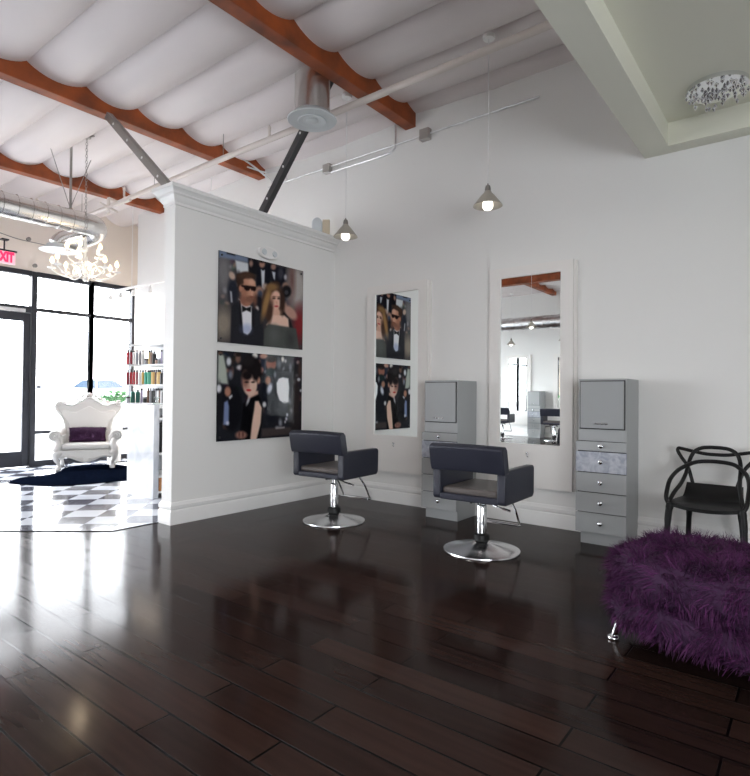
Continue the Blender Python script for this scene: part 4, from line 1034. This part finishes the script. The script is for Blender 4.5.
# speaker / siren on top of partition
SPK = thing('wall_speaker', 'beige rounded speaker box on top of the partition end', 'speaker', (-4.85, 5.13, 3.195), radians(-52))
o_ = [(-.065, 0), (.065, 0)]+[(.065*cos(radians(a)), .17+.075*sin(radians(a))) for a in range(0, 181, 15)]
b = B(); prism(b, o_, lambda a, c, d: (d, a-.055, c), -.02, .035); obj('speaker_horn', b, M['diffuser'], SPK, bevel=.008)
b = B(); prism(b, [(.0, 0), (.09, 0), (.09, .225), (.0, .225)], lambda a, c, d: (d, a+.012, c), -.05, .01); obj('speaker_box', b, M['beige'], SPK, bevel=.004)

# emergency light on partition
EM = thing('emergency_light', 'oval white emergency light above the upper poster', 'lamp', (XP, 4.165, 2.785))
b = B(); prism(b, [(.15*cos(2*pi*k/32), .068*sin(2*pi*k/32)) for k in range(32)], lambda a, c, d: (d, a, c), 0, .05); obj('housing', b, M['whiteplastic'], EM, bevel=.012, bseg=3)
for y in (-.075, .075):
    b = B(); lathe(b, [(.002, .045), (.032, .045), (.034, .055), (.028, .062), (.002, .064)], (0, y, 0), 18, 'x'); obj('lamp_head', b, M['diffuser'], EM)

# exit sign
EX = thing('exit_sign', 'red EXIT sign hanging in front of the wall above the entrance door', 'sign', (XS+.35, 3.375, 3.235))
b = B(); box(b, -.02, .02, -.15, .15, 0, .19); obj('sign_panel', b, M['exitface'], EX, bevel=.004)
cu = bpy.data.curves.new('exit_text', 'FONT'); cu.body = 'EXIT'; cu.size = .20; cu.extrude = .002; cu.align_x = 'CENTER'; cu.align_y = 'CENTER'; cu.offset = .012
tmp_ = bpy.data.objects.new('lettering_source', cu); COL.objects.link(tmp_); bpy.context.view_layer.update()
tm_ = bpy.data.meshes.new_from_object(tmp_.evaluated_get(bpy.context.evaluated_depsgraph_get())); bpy.data.objects.remove(tmp_)
tm_.materials.clear(); tm_.materials.append(M['exitred'])
to = bpy.data.objects.new('lettering', tm_); COL.objects.link(to); to.parent = EX; to.location = (.024, 0, .095); to.rotation_euler = (pi/2, 0, pi/2); to.scale = (.62, 1, 1)
b = B(); box(b, -.03, .03, -.17, .17, .19, .215); tube(b, [(0, 0, .21), (0, 0, .38)], .012, 8); box(b, -.05, .05, -.05, .05, .36, .38); obj('canopy', b, M['blackmetal'], EX)
EL = thing('emergency_floodlight', 'small emergency floodlight heads on a wire beside the exit sign', 'lamp', (XS+.02, 3.75, 3.35))
b = B(); tube(b, smooth_path([(.04, -.4, .43), (.04, -.1, .38), (.04, .2, .37), (.04, .55, .36)]), .007, 6); obj('wire', b, M['strut'], EL)
for y, z in ((.06, .40), (.50, .40), (.16, -.02)):
    b = B(); lathe(b, [(.01, .0), (.028, .01), (.034, .06), (.02, .065)], (.04, y, z), 14, 'x'); obj('lamp_head', b, M['strut'], EL)

# track lights on a rail
TR = thing('track_light', 'white track light rail with small spot heads near the product shelves', 'lamp', (0, 5.05, 3.0))
b = B(); box(b, -9.95, -6.6, -.02, .02, .02, .05); obj('rail', b, M['whiteplastic'], TR)
for x in (-9.2, -7.0):
    b = B(); tube(b, [(x, 0, .05), (x, 0, 1.47)], .006, 6); obj('hanger_rod', b, M['whiteplastic'], TR)
for x in (-9.9, -9.55, -9.12, -8.62, -8.1):
    b = B(); tube(b, [(x, 0, .02), (x, 0, -.04)], .008, 6); lathe(b, [(.015, .03), (.03, .03), (.038, -.06), (.03, -.065), (.01, -.05)], (x, -.01, -.05), 16); obj('spot_head', b, M['whiteplastic'], TR)

for x in (-9.9, -9.55, -9.12, -8.62, -8.1):
    l = bpy.data.lights.new('track_spot', 'SPOT'); l.energy = 30; l.color = (1, .78, .58); l.spot_size = radians(95); l.spot_blend = .6; l.shadow_soft_size = .03
    o = bpy.data.objects.new('track_spot', l); COL.objects.link(o); o.location = (x, 5.03, 2.88); o.rotation_euler = (radians(25), 0, 0)
# ------------------------------------------------------------------ chandelier
CX, CY = -7.2, 3.335
CH = thing('chandelier', 'lit white two-tier candle chandelier hanging on a chain in the front area', 'chandelier', (CX, CY, 2.62))
b = B(); lathe(b, [(.004, .0), (.02, .01), (.028, .03), (.012, .05), (.03, .07), (.055, .10), (.06, .13), (.03, .16), (.02, .20), (.035, .23), (.042, .27), (.02, .31), (.016, .36), (.032, .385), (.04, .41), (.02, .44), (.014, .50), (.022, .53), (.012, .56), (.004, .57)], seg=22); obj('column', b, M['chand'], CH, ang=70)
def ch_arm(a, rr, z0, zc, h):
    c, s = cos(a), sin(a); P_ = lambda r_, z: (c*r_, s*r_, z)
    b = B(); tube(b, smooth_path([P_(.03, z0), P_(rr*.22, z0-.055), P_(rr*.5, z0-.085), P_(rr*.82, z0-.05), P_(rr, zc)], 6), .0095, 8)
    if rr > .3: tube(b, smooth_path([P_(rr*.25, z0-.05), P_(rr*.32, z0+.05), P_(rr*.5, z0+.075), P_(rr*.62, z0+.02), P_(rr*.55, z0-.02)], 5), .007, 7)
    arm = obj('arm', b, M['chand'], CH, ang=80)
    b = B(); lathe(b, [(.006, zc), (.02, zc+.004), (.048, zc+.018), (.05, zc+.024), (.02, zc+.018), (.013, zc+.022), (.013, zc+.075), (.004, zc+.076)], P_(rr, 0), 16); obj('candle_cup', b, M['chand'], arm)
    b = B(); lathe(b, [(.006, zc+.075), (.017, zc+.082), (.026, zc+.105), (.021, zc+.13), (.008, zc+.155), (.001, zc+.165)], P_(rr, 0), 12); obj('candle_bulb', b, M['candleglow'], arm, ang=80)
for k in range(8): ch_arm(2*pi*k/8+.2, .365, .13, .13, 0)
for k in range(5): ch_arm(2*pi*k/5+.55, .20, .31, .32, 0)
b = B(); z = .57; k = 0; ztop = 4.42-2.62
while z < ztop:
    a = 0 if k % 2 else pi/2
    tube(b, [(.013*cos(q)*cos(a), .013*cos(q)*sin(a), z+.022+.022*sin(q)) for q in np.linspace(0, 2*pi, 11)[:-1]], .003, 5, closed=True); z += .038; k += 1
obj('chain', b, M['strut'], CH)
b = B(); lathe(b, [(.02, ztop), (.05, ztop+.01), (.05, ztop+.03), (.02, ztop+.05)], seg=18); tube(b, [(-.06, 0, ztop+.03), (.08, .05, ztop+.03)], .012, 8); obj('ceiling_hook', b, M['strut'], CH)
point('chandelier_light', (CX, CY, 2.78), 30, (1, .78, .52), .06)

# ------------------------------------------------------------------ soffit with crystal lamp
b = B()
x0, x1, y0, y1, zs, zt = -1.155, 2.2, 2.2, YW-.001, 3.31, 4.0
ix0, ix1, iy0, iy1, zr = -.945, 1.95, 2.45, 5.12, 3.50
for a in ((x0, ix0, y0, y1), (ix1, x1, y0, y1), (ix0, ix1, y0, iy0), (ix0, ix1, iy1, y1)): box(b, a[0], a[1], a[2], a[3], zs, zt)
box(b, ix0, ix1, iy0, iy1, zr, zt)
struct('ceiling_soffit', b, M['soffit'])
CL = thing('crystal_lamp', 'flush crystal lamp set in the recess of the ceiling soffit', 'lamp', (-.55, 4.72, zr))
b = B(); lathe(b, [(.02, 0), (.20, 0), (.20, -.03), (.02, -.035)], seg=32); obj('base_plate', b, M['chrome'], CL)
b = B()
for k in range(60):
    r_ = .20*sqrt(random.random()); a = 2*pi*random.random(); x, y = r_*cos(a), r_*sin(a); z = -.04-.05*random.random()
    lathe(b, [(.002, .018), (.014, .004), (.014, -.004), (.002, -.022)], (x, y, z), 6)
cr = obj('crystals', b, M['crystal'], CL, ang=5); cr['kind'] = 'stuff'

# ------------------------------------------------------------------ light
w = bpy.data.worlds.new('world'); scene.world = w; w.use_nodes = True
nt = w.node_tree; bg = nt.nodes['Background']
bg.inputs['Color'].default_value = (.92, .955, 1, 1); bg.inputs['Strength'].default_value = 14
# sampling portals at the glazing (give off nothing themselves)
def portal(y0, y1):
    l = bpy.data.lights.new('daylight_portal', 'AREA'); l.shape = 'RECTANGLE'; l.size = 3.2; l.size_y = y1-y0; l.cycles.is_portal = True
    o = bpy.data.objects.new('daylight_portal', l); COL.objects.link(o); o.location = (XS+.06, (y0+y1)/2, 1.6); o.rotation_euler = (0, radians(-90), 0)
portal(-5.6, 5.7)
l = bpy.data.lights.new('daylight_portal', 'AREA'); l.shape = 'RECTANGLE'; l.size = 2.2; l.size_y = 5.0; l.cycles.is_portal = True
o = bpy.data.objects.new('daylight_portal', l); COL.objects.link(o); o.location = (XE-.02, -2.3, 1.5); o.rotation_euler = (0, radians(90), 0)
# round lamps added as fill light over the working side of the room
def fill_lamp(label, loc, power):
    t = thing('fill_lamp', label, 'lamp', loc, 0, 'added fill lamps over the room')
    b = B(); lathe(b, [(.02, .10), (.16, .10), (.17, .02), (.15, 0), (.02, -.004)], seg=28); obj('housing', b, M['whiteplastic'], t)
    b = B(); lathe(b, [(.01, -.005), (.14, -.006), (.13, -.02), (.01, -.024)], seg=28); obj('diffuser', b, M['lampglow'], t)
    b = B(); tube(b, [(0, 0, .1), (0, 0, 4.45-loc[2])], .008, 6); obj('hanger_rod', b, M['strut'], t)
    l = bpy.data.lights.new('fill_lamp_light', 'AREA'); l.shape = 'DISK'; l.size = .3; l.energy = power; l.color = (1, .95, .88)
    o = bpy.data.objects.new('fill_lamp_light', l); COL.objects.link(o); o.location = (loc[0], loc[1], loc[2]-.03)
fill_lamp('added round fill lamp hanging over the middle of the room, nearest the end wall', (.6, .2, 3.7), 25)
fill_lamp('added round fill lamp hanging over the middle of the room, nearer the storefront', (-3.2, .2, 3.7), 25)

# ------------------------------------------------------------------ camera
cam = bpy.data.cameras.new('camera'); co = bpy.data.objects.new('camera', cam); COL.objects.link(co)
f_px, yaw, pitch, roll = 564.81, radians(37.818), radians(.6854), radians(.5116)
Fv = Vector((-sin(yaw)*cos(pitch), cos(yaw)*cos(pitch), sin(pitch))); Rv = Vector((cos(yaw), sin(yaw), 0)); Uv = Rv.cross(Fv)
R2 = Rv*cos(roll)+Uv*sin(roll); U2 = -Rv*sin(roll)+Uv*cos(roll)
co.matrix_world = Matrix(((R2.x, U2.x, -Fv.x, 0), (R2.y, U2.y, -Fv.y, 0), (R2.z, U2.z, -Fv.z, 1.24), (0, 0, 0, 1)))
cam.sensor_fit = 'HORIZONTAL'; cam.sensor_width = 36; cam.lens = f_px/750*36; cam.clip_start = .05; cam.clip_end = 400
scene.camera = co
scene.view_settings.view_transform = 'Standard'; scene.view_settings.look = 'None'; scene.view_settings.gamma = 1; scene.view_settings.exposure = .2
scene.view_settings.use_curve_mapping = False
scene.cycles.use_denoising = True; scene.cycles.diffuse_bounces = 6; scene.cycles.glossy_bounces = 6; scene.cycles.transparent_max_bounces = 16; scene.cycles.sample_clamp_indirect = 8
